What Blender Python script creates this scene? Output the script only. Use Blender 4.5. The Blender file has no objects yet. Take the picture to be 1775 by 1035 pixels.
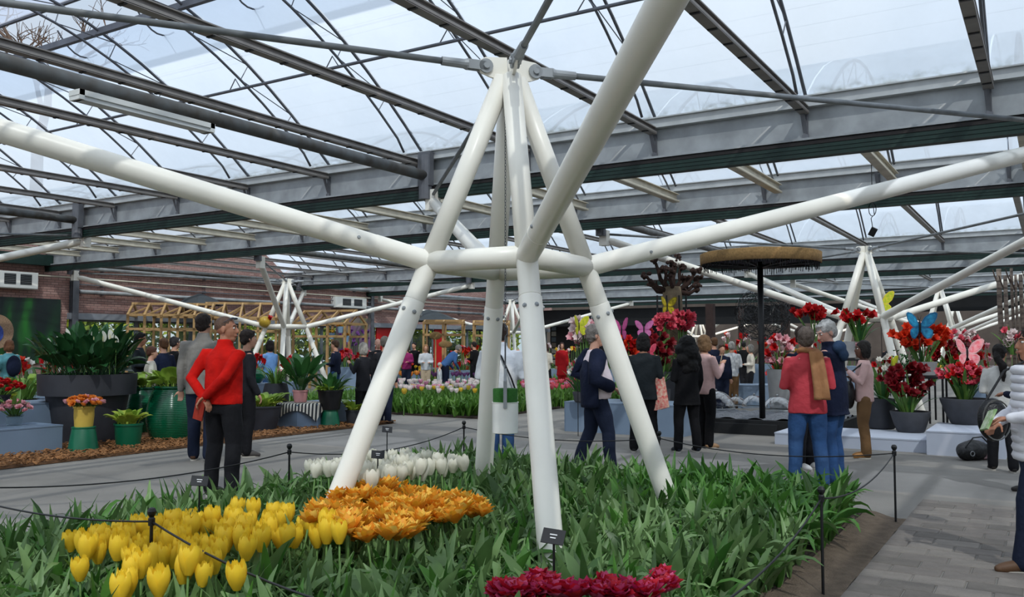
import bpy, bmesh, math, random
from mathutils import Vector, Matrix, Euler
random.seed(7)
SC = bpy.context.scene
COL = SC.collection
PI = math.pi
# ------------------------------------------------------------------ camera, world, sun, exposure
F_PX, HZ, YAW, CAM_H = 1515.0, 599.0, math.radians(31.75), 1.5
CXP, CYP = 887.5, 517.5
TH = math.atan((HZ - CYP) / F_PX)
cd = bpy.data.cameras.new('camera')
cam = bpy.data.objects.new('camera', cd); COL.objects.link(cam)
cam.location = (0, 0, CAM_H)
cam.rotation_euler = (PI / 2 + TH, 0, YAW)
cd.sensor_width = 36.0; cd.lens = 36.0 * F_PX / 1775.0
cd.clip_start = 0.05; cd.clip_end = 400
SC.camera = cam

world = bpy.data.worlds.new('world'); SC.world = world
world.use_nodes = True
wn = world.node_tree; wn.nodes.clear()
w_out = wn.nodes.new('ShaderNodeOutputWorld'); w_bg = wn.nodes.new('ShaderNodeBackground')
w_tc = wn.nodes.new('ShaderNodeTexCoord'); w_nz = wn.nodes.new('ShaderNodeTexNoise'); w_rp = wn.nodes.new('ShaderNodeValToRGB')
w_nz.inputs['Scale'].default_value = 2.2; w_nz.inputs['Detail'].default_value = 5
w_rp.color_ramp.elements[0].position = 0.38; w_rp.color_ramp.elements[0].color = (0.66, 0.80, 0.98, 1)
w_rp.color_ramp.elements[1].position = 0.62; w_rp.color_ramp.elements[1].color = (0.92, 0.96, 1.0, 1)
wn.links.new(w_tc.outputs['Generated'], w_nz.inputs['Vector']); wn.links.new(w_nz.outputs['Fac'], w_rp.inputs['Fac'])
wn.links.new(w_rp.outputs['Color'], w_bg.inputs['Color']); wn.links.new(w_bg.outputs['Background'], w_out.inputs['Surface'])
w_bg.inputs['Strength'].default_value = 0.92

sd = bpy.data.lights.new('sun', 'SUN'); sun = bpy.data.objects.new('sun', sd); COL.objects.link(sun)
sd.energy = 5.2; sd.angle = math.radians(0.9); sd.color = (1.0, 0.95, 0.87)
sun.rotation_euler = Vector((-0.69 * 0.66, 0.73 * 0.66, -0.75)).to_track_quat('-Z', 'Y').to_euler()
sun.location = (8, -8, 14)

vs = SC.view_settings
vs.view_transform = 'Standard'; vs.look = 'None'; vs.gamma = 1.0; vs.use_curve_mapping = False
vs.exposure = -0.14
SC.cycles.max_bounces = 8; SC.cycles.transparent_max_bounces = 24
SC.cycles.diffuse_bounces = 3; SC.cycles.glossy_bounces = 3; SC.cycles.transmission_bounces = 5
SC.cycles.sample_clamp_indirect = 4.0
SC.cycles.use_denoising = True
SC.cycles.caustics_reflective = False; SC.cycles.caustics_refractive = False

# ------------------------------------------------------------------ pixel -> place helpers
def ray(u, v):
    a, b, c = u - CXP, F_PX, CYP - v
    Y = b * math.cos(TH) - c * math.sin(TH); Z = b * math.sin(TH) + c * math.cos(TH)
    cs, sn = math.cos(YAW), math.sin(YAW)
    return Vector((a * cs - Y * sn, a * sn + Y * cs, Z)), Y
def at(u, v, z=0.0):                 # where the sight line meets height z
    r, _ = ray(u, v); t = (z - CAM_H) / r.z
    return Vector((0, 0, CAM_H)) + r * t
def atd(u, v, d):                    # at horizontal depth d in front of the camera
    r, Y = ray(u, v)
    return Vector((0, 0, CAM_H)) + r * (d / Y)
def atx(u, v, x):
    r, _ = ray(u, v); return Vector((0, 0, CAM_H)) + r * (x / r.x)
def aty(u, v, y):
    r, _ = ray(u, v); return Vector((0, 0, CAM_H)) + r * (y / r.y)
def depth(p): return -p[0] * math.sin(YAW) + p[1] * math.cos(YAW)
def gd(u, d): p = atd(u, HZ, d); return Vector((p.x, p.y, 0))   # floor point at column u and depth d
def zat(v, d): return CAM_H + (HZ - v) * d / F_PX               # height seen at row v, depth d (approx.)

# ------------------------------------------------------------------ materials
def lin(h):
    h = h.lstrip('#'); out = []
    for i in (0, 2, 4):
        c = int(h[i:i + 2], 16) / 255.0
        out.append(c / 12.92 if c <= 0.04045 else ((c + 0.055) / 1.055) ** 2.4)
    return tuple(out)
MATS = {}
def pm(name, col, rough=0.6, var=0.18, scale=6.0, bump=0.0, metal=0.0, col2=None, spec=0.4, coords='Object', detail=4, sheen=0.0, trans=0.0, bscale=None, stretch=None):
    """procedural surface: two tones mixed by noise, optional fine relief"""
    if name in MATS: return MATS[name]
    m = bpy.data.materials.new(name); m.use_nodes = True
    nt = m.node_tree; b = nt.nodes['Principled BSDF']
    c = lin(col) if isinstance(col, str) else col
    c2 = lin(col2) if col2 else tuple(x * (1 - var) for x in c)
    tc = nt.nodes.new('ShaderNodeTexCoord'); nz = nt.nodes.new('ShaderNodeTexNoise'); rp = nt.nodes.new('ShaderNodeValToRGB')
    nz.inputs['Scale'].default_value = scale; nz.inputs['Detail'].default_value = detail
    src = tc.outputs[coords]
    if stretch:
        mp = nt.nodes.new('ShaderNodeMapping'); mp.inputs['Scale'].default_value = stretch
        nt.links.new(src, mp.inputs['Vector']); src = mp.outputs['Vector']
    nt.links.new(src, nz.inputs['Vector']); nt.links.new(nz.outputs['Fac'], rp.inputs['Fac'])
    rp.color_ramp.elements[0].position = 0.32; rp.color_ramp.elements[0].color = (*c2, 1)
    rp.color_ramp.elements[1].position = 0.66; rp.color_ramp.elements[1].color = (*c, 1)
    nt.links.new(rp.outputs['Color'], b.inputs['Base Color'])
    b.inputs['Roughness'].default_value = rough; b.inputs['Metallic'].default_value = metal
    b.inputs['Specular IOR Level'].default_value = spec
    if sheen: b.inputs['Sheen Weight'].default_value = sheen
    if bump:
        n2 = nt.nodes.new('ShaderNodeTexNoise'); n2.inputs['Scale'].default_value = bscale or scale * 6; n2.inputs['Detail'].default_value = 3
        bp = nt.nodes.new('ShaderNodeBump'); bp.inputs['Strength'].default_value = bump; bp.inputs['Distance'].default_value = 0.02
        nt.links.new(src, n2.inputs['Vector']); nt.links.new(n2.outputs['Fac'], bp.inputs['Height']); nt.links.new(bp.outputs['Normal'], b.inputs['Normal'])
    if trans:
        tr = nt.nodes.new('ShaderNodeBsdfTranslucent'); mx = nt.nodes.new('ShaderNodeMixShader'); mx.inputs[0].default_value = trans
        nt.links.new(rp.outputs['Color'], tr.inputs['Color'])
        nt.links.new(b.outputs['BSDF'], mx.inputs[1]); nt.links.new(tr.outputs['BSDF'], mx.inputs[2])
        nt.links.new(mx.outputs[0], nt.nodes['Material Output'].inputs['Surface'])
    MATS[name] = m
    return m
def leafmat(name, col, col2, rough=0.45, trans=0.25, edge=None):
    """leaf: tone varies from plant to plant (random per object / per island) and along noise"""
    if name in MATS: return MATS[name]
    m = bpy.data.materials.new(name); m.use_nodes = True
    nt = m.node_tree; b = nt.nodes['Principled BSDF']
    g = nt.nodes.new('ShaderNodeNewGeometry'); rp = nt.nodes.new('ShaderNodeValToRGB')
    nt.links.new(g.outputs['Random Per Island'], rp.inputs['Fac'])
    rp.color_ramp.elements[0].color = (*lin(col), 1); rp.color_ramp.elements[1].color = (*lin(col2), 1)
    tc = nt.nodes.new('ShaderNodeTexCoord'); nz = nt.nodes.new('ShaderNodeTexNoise'); nz.inputs['Scale'].default_value = 14
    nt.links.new(tc.outputs['Object'], nz.inputs['Vector'])
    mr = nt.nodes.new('ShaderNodeMapRange'); mr.inputs['To Min'].default_value = 0.75; mr.inputs['To Max'].default_value = 1.2
    nt.links.new(nz.outputs['Fac'], mr.inputs['Value'])
    ml = nt.nodes.new('ShaderNodeMix'); ml.data_type = 'RGBA'; ml.blend_type = 'MULTIPLY'; ml.inputs[0].default_value = 1
    nt.links.new(rp.outputs['Color'], ml.inputs[6]); nt.links.new(mr.outputs['Result'], ml.inputs[7])
    nt.links.new(ml.outputs[2], b.inputs['Base Color'])
    b.inputs['Roughness'].default_value = rough; b.inputs['Specular IOR Level'].default_value = 0.35
    tr = nt.nodes.new('ShaderNodeBsdfTranslucent'); mx = nt.nodes.new('ShaderNodeMixShader'); mx.inputs[0].default_value = trans
    nt.links.new(ml.outputs[2], tr.inputs['Color'])
    nt.links.new(b.outputs['BSDF'], mx.inputs[1]); nt.links.new(tr.outputs['BSDF'], mx.inputs[2])
    nt.links.new(mx.outputs[0], nt.nodes['Material Output'].inputs['Surface'])
    MATS[name] = m
    return m
def glassmat(name, tint, clear, rough=0.1, white='#dde8f4', spec=0.5, dirt=False):
    """whitewashed greenhouse glass: partly clear, partly light-scattering film"""
    if name in MATS: return MATS[name]
    m = bpy.data.materials.new(name); m.use_nodes = True; nt = m.node_tree; nt.nodes.clear()
    out = nt.nodes.new('ShaderNodeOutputMaterial'); tp = nt.nodes.new('ShaderNodeBsdfTransparent'); tp.inputs['Color'].default_value = (*tint, 1)
    tl = nt.nodes.new('ShaderNodeBsdfTranslucent'); tl.inputs['Color'].default_value = (*lin(white), 1)
    mx = nt.nodes.new('ShaderNodeMixShader')
    tc = nt.nodes.new('ShaderNodeTexCoord'); nz = nt.nodes.new('ShaderNodeTexNoise'); nz.inputs['Scale'].default_value = 1.6; nz.inputs['Detail'].default_value = 8
    nt.links.new(tc.outputs['Object'], nz.inputs['Vector'])
    mr = nt.nodes.new('ShaderNodeMapRange'); mr.inputs['From Min'].default_value = 0.3; mr.inputs['From Max'].default_value = 0.7
    mr.inputs['To Min'].default_value = 1 - clear - 0.07; mr.inputs['To Max'].default_value = 1 - clear + 0.07
    nt.links.new(nz.outputs['Fac'], mr.inputs['Value']); nt.links.new(mr.outputs['Result'], mx.inputs[0])
    nt.links.new(tp.outputs[0], mx.inputs[1]); nt.links.new(tl.outputs[0], mx.inputs[2])
    last = mx.outputs[0]
    if dirt:       # moss and grime gathered in the lowest hand's breadth of the pane
        df = nt.nodes.new('ShaderNodeBsdfDiffuse'); df.inputs['Color'].default_value = (*lin('#8a8a72'), 1)
        sp = nt.nodes.new('ShaderNodeSeparateXYZ'); nt.links.new(tc.outputs['Object'], sp.inputs[0])
        r2 = nt.nodes.new('ShaderNodeMapRange'); r2.inputs['From Min'].default_value = 0.02; r2.inputs['From Max'].default_value = 0.13
        r2.inputs['To Min'].default_value = 0.85; r2.inputs['To Max'].default_value = 0.0
        nt.links.new(sp.outputs['Z'], r2.inputs['Value'])
        n3 = nt.nodes.new('ShaderNodeTexNoise'); n3.inputs['Scale'].default_value = 9; n3.inputs['Detail'].default_value = 6
        nt.links.new(tc.outputs['Object'], n3.inputs['Vector'])
        mu = nt.nodes.new('ShaderNodeMath'); mu.operation = 'MULTIPLY'
        r3 = nt.nodes.new('ShaderNodeMapRange'); r3.inputs['From Min'].default_value = 0.42; r3.inputs['From Max'].default_value = 0.72; 
        nt.links.new(n3.outputs['Fac'], r3.inputs['Value']); nt.links.new(r3.outputs['Result'], mu.inputs[0]); nt.links.new(r2.outputs['Result'], mu.inputs[1])
        m2 = nt.nodes.new('ShaderNodeMixShader'); nt.links.new(mu.outputs[0], m2.inputs[0]); nt.links.new(last, m2.inputs[1]); nt.links.new(df.outputs[0], m2.inputs[2])
        last = m2.outputs[0]
    nt.links.new(last, out.inputs['Surface'])
    MATS[name] = m
    return m

# ------------------------------------------------------------------ mesh helpers
class MB:
    def __init__(s): s.v = []; s.f = []; s.m = []; s.cur = 0
    def add(s, vs_, fs):
        o = len(s.v); s.v += [tuple(p) for p in vs_]; s.f += [tuple(i + o for i in f) for f in fs]; s.m += [s.cur] * len(fs); return s
    def box(s, c, size, rot=None):
        x, y, z = size[0] / 2, size[1] / 2, size[2] / 2
        pts = [Vector((sx * x, sy * y, sz * z)) for sz in (-1, 1) for sy in (-1, 1) for sx in (-1, 1)]
        if rot is not None:
            R = rot if isinstance(rot, Matrix) else Euler(rot).to_matrix()
            pts = [R @ p for p in pts]
        c = Vector(c)
        return s.add([p + c for p in pts], [(0, 2, 3, 1), (4, 5, 7, 6), (0, 1, 5, 4), (2, 6, 7, 3), (0, 4, 6, 2), (1, 3, 7, 5)])
    def bar(s, a, b, w, h, up=(0, 0, 1)):
        a, b = Vector(a), Vector(b); d = b - a; L = d.length
        if L < 1e-6: return s
        y = d / L; u = Vector(up); x = y.cross(u)
        if x.length < 1e-4: x = y.cross(Vector((1, 0, 0)))
        x.normalize(); z = x.cross(y)
        return s.box((a + b) / 2, (w, L, h), Matrix((x, y, z)).transposed())
    def tube(s, pts, rad, n=8, cap=True, flat=1.0):
        pts = [Vector(p) for p in pts]; k = len(pts)
        rs = rad if isinstance(rad, (list, tuple)) else [rad] * k
        prev = None; vs_ = []
        for i, p in enumerate(pts):
            t = (pts[min(i + 1, k - 1)] - pts[max(i - 1, 0)])
            if t.length < 1e-9: t = Vector((0, 0, 1))
            t.normalize()
            if prev is None:
                a = Vector((0, 0, 1)) if abs(t.z) < 0.9 else Vector((1, 0, 0))
                x = t.cross(a).normalized()
            else:
                x = (prev - t * prev.dot(t))
                x = x.normalized() if x.length > 1e-6 else t.orthogonal().normalized()
            y = t.cross(x); prev = x
            r = rs[i]
            for j in range(n):
                a = 2 * PI * j / n
                vs_.append(p + x * (math.cos(a) * r) + y * (math.sin(a) * r * flat))
        fs = [(i * n + j, i * n + (j + 1) % n, (i + 1) * n + (j + 1) % n, (i + 1) * n + j) for i in range(k - 1) for j in range(n)]
        if cap: fs += [tuple(reversed(range(n))), tuple((k - 1) * n + j for j in range(n))]
        return s.add(vs_, fs)
    def lathe(s, prof, n=24, c=(0, 0, 0), cap=(True, True)):
        vs_ = [(c[0] + r * math.cos(2 * PI * j / n), c[1] + r * math.sin(2 * PI * j / n), c[2] + z) for r, z in prof for j in range(n)]
        k = len(prof)
        fs = [(i * n + j, i * n + (j + 1) % n, (i + 1) * n + (j + 1) % n, (i + 1) * n + j) for i in range(k - 1) for j in range(n)]
        if cap[0]: fs.append(tuple(reversed(range(n))))
        if cap[1]: fs.append(tuple((k - 1) * n + j for j in range(n)))
        return s.add(vs_, fs)
    def ball(s, c, r, n=10, m=7, R=None):
        r = r if isinstance(r, (list, tuple)) else (r, r, r); c = Vector(c)
        vs_ = []
        for i in range(1, m):
            ph = PI * i / m
            for j in range(n):
                p = Vector((r[0] * math.sin(ph) * math.cos(2 * PI * j / n), r[1] * math.sin(ph) * math.sin(2 * PI * j / n), -r[2] * math.cos(ph)))
                vs_.append((R @ p if R else p) + c)
        b, t = Vector((0, 0, -r[2])), Vector((0, 0, r[2]))
        vs_ += [(R @ b if R else b) + c, (R @ t if R else t) + c]
        fs = [(i * n + j, i * n + (j + 1) % n, (i + 1) * n + (j + 1) % n, (i + 1) * n + j) for i in range(m - 2) for j in range(n)]
        o = (m - 1) * n
        fs += [(o, (j + 1) % n, j) for j in range(n)] + [((m - 2) * n + j, (m - 2) * n + (j + 1) % n, o + 1) for j in range(n)]
        return s.add(vs_, fs)
    def grid(s, fn, nu, nv):
        vs_ = [fn(i / nu, j / nv) for i in range(nu + 1) for j in range(nv + 1)]
        fs = [(i * (nv + 1) + j, (i + 1) * (nv + 1) + j, (i + 1) * (nv + 1) + j + 1, i * (nv + 1) + j + 1) for i in range(nu) for j in range(nv)]
        return s.add(vs_, fs)
    def prism(s, poly, z0, z1):
        n = len(poly)
        vs_ = [(p[0], p[1], z0) for p in poly] + [(p[0], p[1], z1) for p in poly]
        return s.add(vs_, [tuple(reversed(range(n))), tuple(range(n, 2 * n))] + [(i, (i + 1) % n, n + (i + 1) % n, n + i) for i in range(n)])
    def mesh(s, name, mats, smooth=False):
        me = bpy.data.meshes.new(name); me.from_pydata(s.v, [], s.f)
        for m in (mats if isinstance(mats, (list, tuple)) else [mats]): me.materials.append(m)
        if any(s.m): me.polygons.foreach_set('material_index', s.m)
        if smooth: me.polygons.foreach_set('use_smooth', [True] * len(me.polygons))
        me.update(); return me
    def build(s, name, mats, parent=None, smooth=False, loc=None, rot=None):
        return link(name, s.mesh(name, mats, smooth), parent, loc, rot)
def link(name, me, parent=None, loc=None, rot=None, scale=None):
    o = bpy.data.objects.new(name, me); COL.objects.link(o)
    if parent is not None: o.parent = parent
    if loc is not None: o.location = loc
    if rot is not None: o.rotation_euler = rot
    if scale is not None: o.scale = scale if isinstance(scale, (tuple, list, Vector)) else (scale,) * 3
    return o
def tag(o, label=None, cat=None, group=None, kind=None):
    if label: o['label'] = label
    if cat: o['category'] = cat
    if group: o['group'] = group
    if kind: o['kind'] = kind
    return o
def thing(name, loc, label, cat, group=None, rz=0.0, kind=None):
    o = link(name, None, None, loc, (0, 0, rz)); o.empty_display_size = 0.2
    return tag(o, label, cat, group, kind)
def edgesplit(o, ang=40):
    try:
        me = o.data; me.polygons.foreach_set('use_smooth', [True] * len(me.polygons)); me.set_sharp_from_angle(angle=math.radians(ang))
    except Exception: pass
    return o
ORD = ['first', 'second', 'third', 'fourth', 'fifth', 'sixth', 'seventh', 'eighth', 'ninth', 'tenth', 'eleventh', 'twelfth', 'thirteenth', 'fourteenth', 'fifteenth', 'sixteenth', 'seventeenth', 'eighteenth', 'nineteenth', 'twentieth', 'twenty-first', 'twenty-second', 'twenty-third', 'twenty-fourth']
# ================================================================== materials of the building
def brickmat():
    m = bpy.data.materials.new('brickwork'); m.use_nodes = True; nt = m.node_tree; b = nt.nodes['Principled BSDF']
    tc = nt.nodes.new('ShaderNodeTexCoord'); mp = nt.nodes.new('ShaderNodeMapping')
    mp.inputs['Rotation'].default_value = (PI / 2, 0, PI / 2)     # courses run along y on the x = const wall
    br = nt.nodes.new('ShaderNodeTexBrick')
    br.inputs['Color1'].default_value = (*lin('#9a736a'), 1); br.inputs['Color2'].default_value = (*lin('#b08e85'), 1); br.inputs['Mortar'].default_value = (*lin('#6f5b56'), 1)
    br.inputs['Scale'].default_value = 1.0; br.inputs['Brick Width'].default_value = 0.24; br.inputs['Row Height'].default_value = 0.075; br.inputs['Mortar Size'].default_value = 0.008
    sx = nt.nodes.new('ShaderNodeSeparateXYZ'); cb = nt.nodes.new('ShaderNodeCombineXYZ')
    nt.links.new(tc.outputs['Object'], sx.inputs[0]); nt.links.new(sx.outputs['Y'], cb.inputs['X']); nt.links.new(sx.outputs['Z'], cb.inputs['Y'])
    nt.links.new(cb.outputs[0], br.inputs['Vector']); nt.links.new(br.outputs['Color'], b.inputs['Base Color'])
    bp = nt.nodes.new('ShaderNodeBump'); bp.inputs['Strength'].default_value = 0.5; bp.inputs['Distance'].default_value = 0.01
    nt.links.new(br.outputs['Fac'], bp.inputs['Height']); bp.invert = True; nt.links.new(bp.outputs['Normal'], b.inputs['Normal'])
    b.inputs['Roughness'].default_value = 0.85
    return m
M_BRICK = brickmat()
M_GALV = pm('galvanised_steel', '#a4a8ab', 0.55, 0.3, 3.5, metal=0.15, bump=0.05)
M_GALVD = pm('dull_roof_steel', '#6b6d73', 0.55, 0.3, 5, metal=0.3)
M_RAIL = pm('rail_steel', '#8f8a86', 0.55, 0.25, 5, metal=0.15)
M_GLIP = pm('pale_gutter_lip', '#b9bcbd', 0.5, 0.18, 5)
M_ROD = pm('grey_tie_rod_steel', '#75797b', 0.55, 0.3, 8)
M_RAILC = pm('lit_cream_rail_steel', '#cfc8b6', 0.6, 0.2, 5)  # daylight on the rails put into their colour; a wall conduit shares it
M_DKGREEN = pm('dark_green_slats', '#142f29', 0.6, 0.3, 8)
M_DKBROWN = pm('dark_brown_board', '#211d1d', 0.7, 0.3, 8)
M_WHITE = pm('white_powder_coat', '#efebe0', 0.35, 0.05, 4, spec=0.5)
M_PIPE = pm('grey_weathered_pipe', '#5d6061', 0.6, 0.35, 6, col2='#4a4641')
M_CONC = pm('worn_concrete', '#827e78', 0.8, 0.24, 1.1, bump=0.15, detail=9, bscale=60)
M_DARKWALL = pm('black_fascia', '#17181a', 0.8, 0.3, 3)
M_GLASS = glassmat('whitewashed_roof_glass', (0.84, 0.91, 0.97), 0.35, dirt=True)
M_GLASSV = glassmat('vent_glass', (0.50, 0.58, 0.72), 0.62, white='#c9d2e2')
M_WIN = glassmat('window_glass', (0.9, 0.95, 0.93), 0.93)
M_BLACK = pm('black_metal', '#131316', 0.45, 0.3, 10)

XL, XR = -26.2, 12.0
G_A = [(-13.9, -4.3), (0.84, 10.3), (15.25, 25.05), (30.0, 39.8), (44.7, 54.5)]       # wide arched bays
G_B = [(-4.3, 0.84), (10.3, 15.25), (25.05, 30.0), (39.8, 44.7)]                      # narrow bays between
RS = 1.86                                                                            # truss spacing along the gutters
RX = [-0.5 - RS * k for k in range(-5, 14)]

# ------------------------------------------------------------------ floor
fl = MB(); fl.box((-7, 24, -0.15), (60, 80, 0.3))
floor = fl.build('floor', M_CONC); tag(floor, 'grey worn concrete floor of the flower hall', None, None, 'structure')
# pavers of the walk beside the bed: each stone a piece of its own
M_PAVES = [pm('paver_stone_a', '#736c66', 0.85, 0.16, 9, bump=0.25), pm('paver_stone_b', '#7e7770', 0.85, 0.16, 9, bump=0.25), pm('paver_stone_c', '#69635d', 0.85, 0.18, 9, bump=0.25)]
def paver_mesh(L, mat):
    b = 0.006; m = MB(); w = 0.205 / 2 - 0.004; l = L / 2 - 0.004
    m.add([(-l, -w, -0.03), (l, -w, -0.03), (l, w, -0.03), (-l, w, -0.03), (-l, -w, 0.0), (l, -w, 0.0), (l, w, 0.0), (-l, w, 0.0), (-l + b, -w + b, b), (l - b, -w + b, b), (l - b, w - b, b), (-l + b, w - b, b)],
          [(0, 1, 5, 4), (1, 2, 6, 5), (2, 3, 7, 6), (3, 0, 4, 7), (4, 5, 9, 8), (5, 6, 10, 9), (6, 7, 11, 10), (7, 4, 8, 11), (8, 9, 10, 11)])
    return m.mesh('paver', mat)
PV = [paver_mesh(0.31, m) for m in M_PAVES]; PVH = paver_mesh(0.155, M_PAVES[0])
rp_ = random.Random(3); npv = 0
r_ = 0
y = 4.55
while y < 9.4:
    x = -0.975 + (0.156 if r_ % 2 else 0.0)
    if r_ % 2 and depth((x, y)) > 2.5: link('paver', PVH, floor, (-1.052, y, 0.003)); npv += 1
    while x < 1.9:
        p = Vector((x, y, 0)); d = depth(p)
        if d > 2.5:
            u = CXP + F_PX * (x * math.cos(YAW) + y * math.sin(YAW)) / d; v = HZ + F_PX * CAM_H / d
            if u < 1815 and v < 1070 and npv < 300:
                link('paver', PV[rp_.choice((0, 0, 1, 2))], floor, (x, y, 0.002 + rp_.uniform(0, 0.003)), (rp_.uniform(-.006, .006), rp_.uniform(-.006, .006), rp_.uniform(-.006, .006))); npv += 1
        x += 0.312
    y += 0.207; r_ += 1
# saw-cut joints of the concrete walk, as shallow raised edges of slabs
M_SAND = pm('sandy_soil', '#6e5f50', 0.95, 0.35, 14, bump=0.8, detail=8)
M_SOIL = pm('dark_bed_soil', '#3a2f27', 0.95, 0.4, 10, bump=0.9)
sb = MB()
sb.grid(lambda a, b: (-1.48 + 0.36 * b, 1.5 + 6.75 * a, 0.05 * (1 - b) + 0.008 + 0.01 * math.sin(a * 50 + b * 7)), 60, 6)
tag(sb.build('bed_edge_sand', M_SAND, None, True), 'sandy soil border along the paved edge of the tulip bed', None, None, 'structure')
sb = MB(); sb.box((-3.6, 4.85, 0.02), (4.3, 6.6, 0.07)); tag(sb.build('bed_soil', M_SOIL), 'dark soil of the front tulip bed', None, None, 'structure')

# ------------------------------------------------------------------ ceiling: arched glass panes
ceil = thing('ceiling', (0, 0, 4.36), 'arched greenhouse roof of whitewashed glass panes', None, None, 0, 'structure')
def arch_z(t, rise):      # t 0 at gutter, 1 at ridge
    return rise * (1 - (1 - t) ** 1.9)
def arch_pt(y0, y1, s, rise, zb=4.36):   # s in 0..1 from y0 over the ridge to y1
    t = 1 - abs(2 * s - 1)
    return y0 + (y1 - y0) * s, zb + arch_z(t, rise)
def half_pane(y0, y1, rise, a, b, ta, tb, n):
    m = MB()
    def fn(i, j):
        s = ta + (tb - ta) * i; yy, zz = arch_pt(y0, y1, s, rise, 0.0)
        return (a + (b - a) * j, yy, zz + 0.04)
    return m.grid(fn, n, 1)
XS = [XL] + sorted([x for x in RX if x > XL]) + [XR]
for bays, rise, n in ((G_A, 2.06, 10), (G_B, 1.0, 5)):
    for (y0, y1) in bays:
        for i in range(len(XS) - 1):
            a, b = XS[i], XS[i + 1]
            if y0 > 29 and i % 4: continue
            if y0 > 29: b = XS[min(i + 4, len(XS) - 1)]
            vent = (y0 == 0.84)
            half_pane(y0, y1, rise, a + .01, b - .01, 0, 0.5, n).build('pane', M_GLASS, ceil, True)
            half_pane(y0, y1, rise, a + .01, b - .01, 0.70 if vent else 0.5, 1.0, n).build('pane', M_GLASS, ceil, True)
# open ridge vent over the near bay
vr = thing('ridge_vent', (0, 5.57, 6.45), 'open glazed vent flap along the ridge of the near roof bay', 'roof vent')
m = MB(); m.grid(lambda i, j: (XL + 1 + (XR - XL - 2) * j, 2.02 * i, 0.06 + 0.26 * i), 2, 8); m.build('flap_glass', M_GLASSV, vr, True)
m = MB(); m.bar((XL + 1, 2.02, 0.31), (XR - 1, 2.02, 0.31), 0.05, 0.05); m.build('flap_edge', M_GALVD, vr)
yy, zz = arch_pt(0.84, 10.3, 0.70, 2.06)
m = MB(); m.bar((XL + 1, yy - 5.57, zz - 6.45), (XR - 1, yy - 5.57, zz - 6.45), 0.07, 0.09); m.build('vent_sill', M_GALVD, vr)
for x in [r + RS / 2 for r in RX if -14 < r < 4]:
    m = MB(); m.tube([(x, yy - 5.57 + 0.55 * t + .0, zz - 6.45 - 0.62 * t + 0.55 * t * t + .05) for t in [k / 6 for k in range(-1, 7)]], 0.012, 6); m.build('rack_arm', M_GALVD, vr)

# ------------------------------------------------------------------ roof trusses
def truss(y0, y1, x, rise, label, detail=True, cream=False):
    t = thing('roof_truss', (x, (y0 + y1) / 2, 4.2), label, 'roof truss', 'arched roof trusses of the greenhouse')
    yc = (y0 + y1) / 2; N = 22 if detail else 12
    up = [Vector((0, arch_pt(y0, y1, i / N, rise)[0] - yc, arch_pt(y0, y1, i / N, rise)[1] - 4.2)) for i in range(N + 1)]
    m = MB(); m.tube(up, 0.021, 6); m.build('upper_chord', M_GALVD, t, True)
    # lower chord, parallel and set in by 0.28
    lo = []
    for i in range(1, N):
        tn = (up[i + 1] - up[i - 1]).normalized(); nrm = Vector((0, tn.z, -tn.y)) if tn.y > 0 else Vector((0, -tn.z, tn.y))
        lo.append(up[i] + Vector((0, tn.z, -tn.y)) * 0.28)
    lo = [p for p in lo if p.z > 0.16]
    e_ = 0.45 if rise > 1.5 else 0.4
    lo = [Vector((0, y0 + e_ - yc, 0.10))] + lo + [Vector((0, y1 - e_ - yc, 0.10))]
    m = MB(); m.tube(lo, 0.018, 6); m.build('lower_chord', M_GALVD, t, True)
    m = MB(); step = 2
    for i in range(2, N - 1, step):
        a = up[i]; k = min(range(len(lo)), key=lambda q: (lo[q] - a).length)
        m.tube([a, lo[k]], 0.008, 4)
        if i + step < N - 1: m.tube([lo[k], up[i + step]], 0.008, 4)
    m.build('web', M_GALVD, t)
    # straight tie rail with clip slots
    m = MB(); L = (y1 - y0) / 2 - 0.09
    mt = M_RAILC if cream else M_RAIL  # cream rails carry the light from above as a paler base colour
    hh = 0.075 if cream else 0.045; ww = 0.13 if cream else 0.10
    m.box((0, 0, 0.0), (0.03, 2 * L, 2 * hh)); m.box((0, 0, hh - .005), (ww, 2 * L, 0.012)); m.box((0, 0, -hh + .005), (ww, 2 * L, 0.012))
    m.box((ww / 2 - .005, 0, -hh + .02), (0.01, 2 * L, 0.03)); m.box((-ww / 2 + .005, 0, -hh + .02), (0.01, 2 * L, 0.03))
    rail = m.build('tie_rail', mt, t)
    if detail and not cream:
        m = MB(); yy_ = -L + 0.2
        while yy_ < L - 0.1:
            m.box((0, yy_, -0.050), (0.085, 0.03, 0.012)); yy_ += 0.42
        tag(m.build('clip', M_BLACK, rail), None, None, None, 'stuff')
    return t
names = {0.84: 'near bay', 10.3: 'narrow bay behind the first gutter', 15.25: 'middle bay', 25.05: 'second narrow bay', 30.0: 'far bay'}
for (y0, y1) in G_A[1:4]:
    xs = [x for x in sorted(RX, reverse=True) if XL < x and x < 4.5]
    for i, x in enumerate(xs):
        if y0 > 29 and (i % 2): continue
        truss(y0, y1, x, 2.06, 'arched grey roof truss of the %s, %s from the right' % (names[y0], ORD[i]), y0 < 1)
for (y0, y1) in G_B[1:3]:
    xs = [x + 0.25 for x in sorted(RX, reverse=True) if XL < x and x < 4.5]
    for i, x in enumerate(xs):
        truss(y0, y1, x, 1.0, 'roof rail coloured in its lit cream tone, of the %s, %s from the right' % (names[y0], ORD[i]), False, True)

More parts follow.
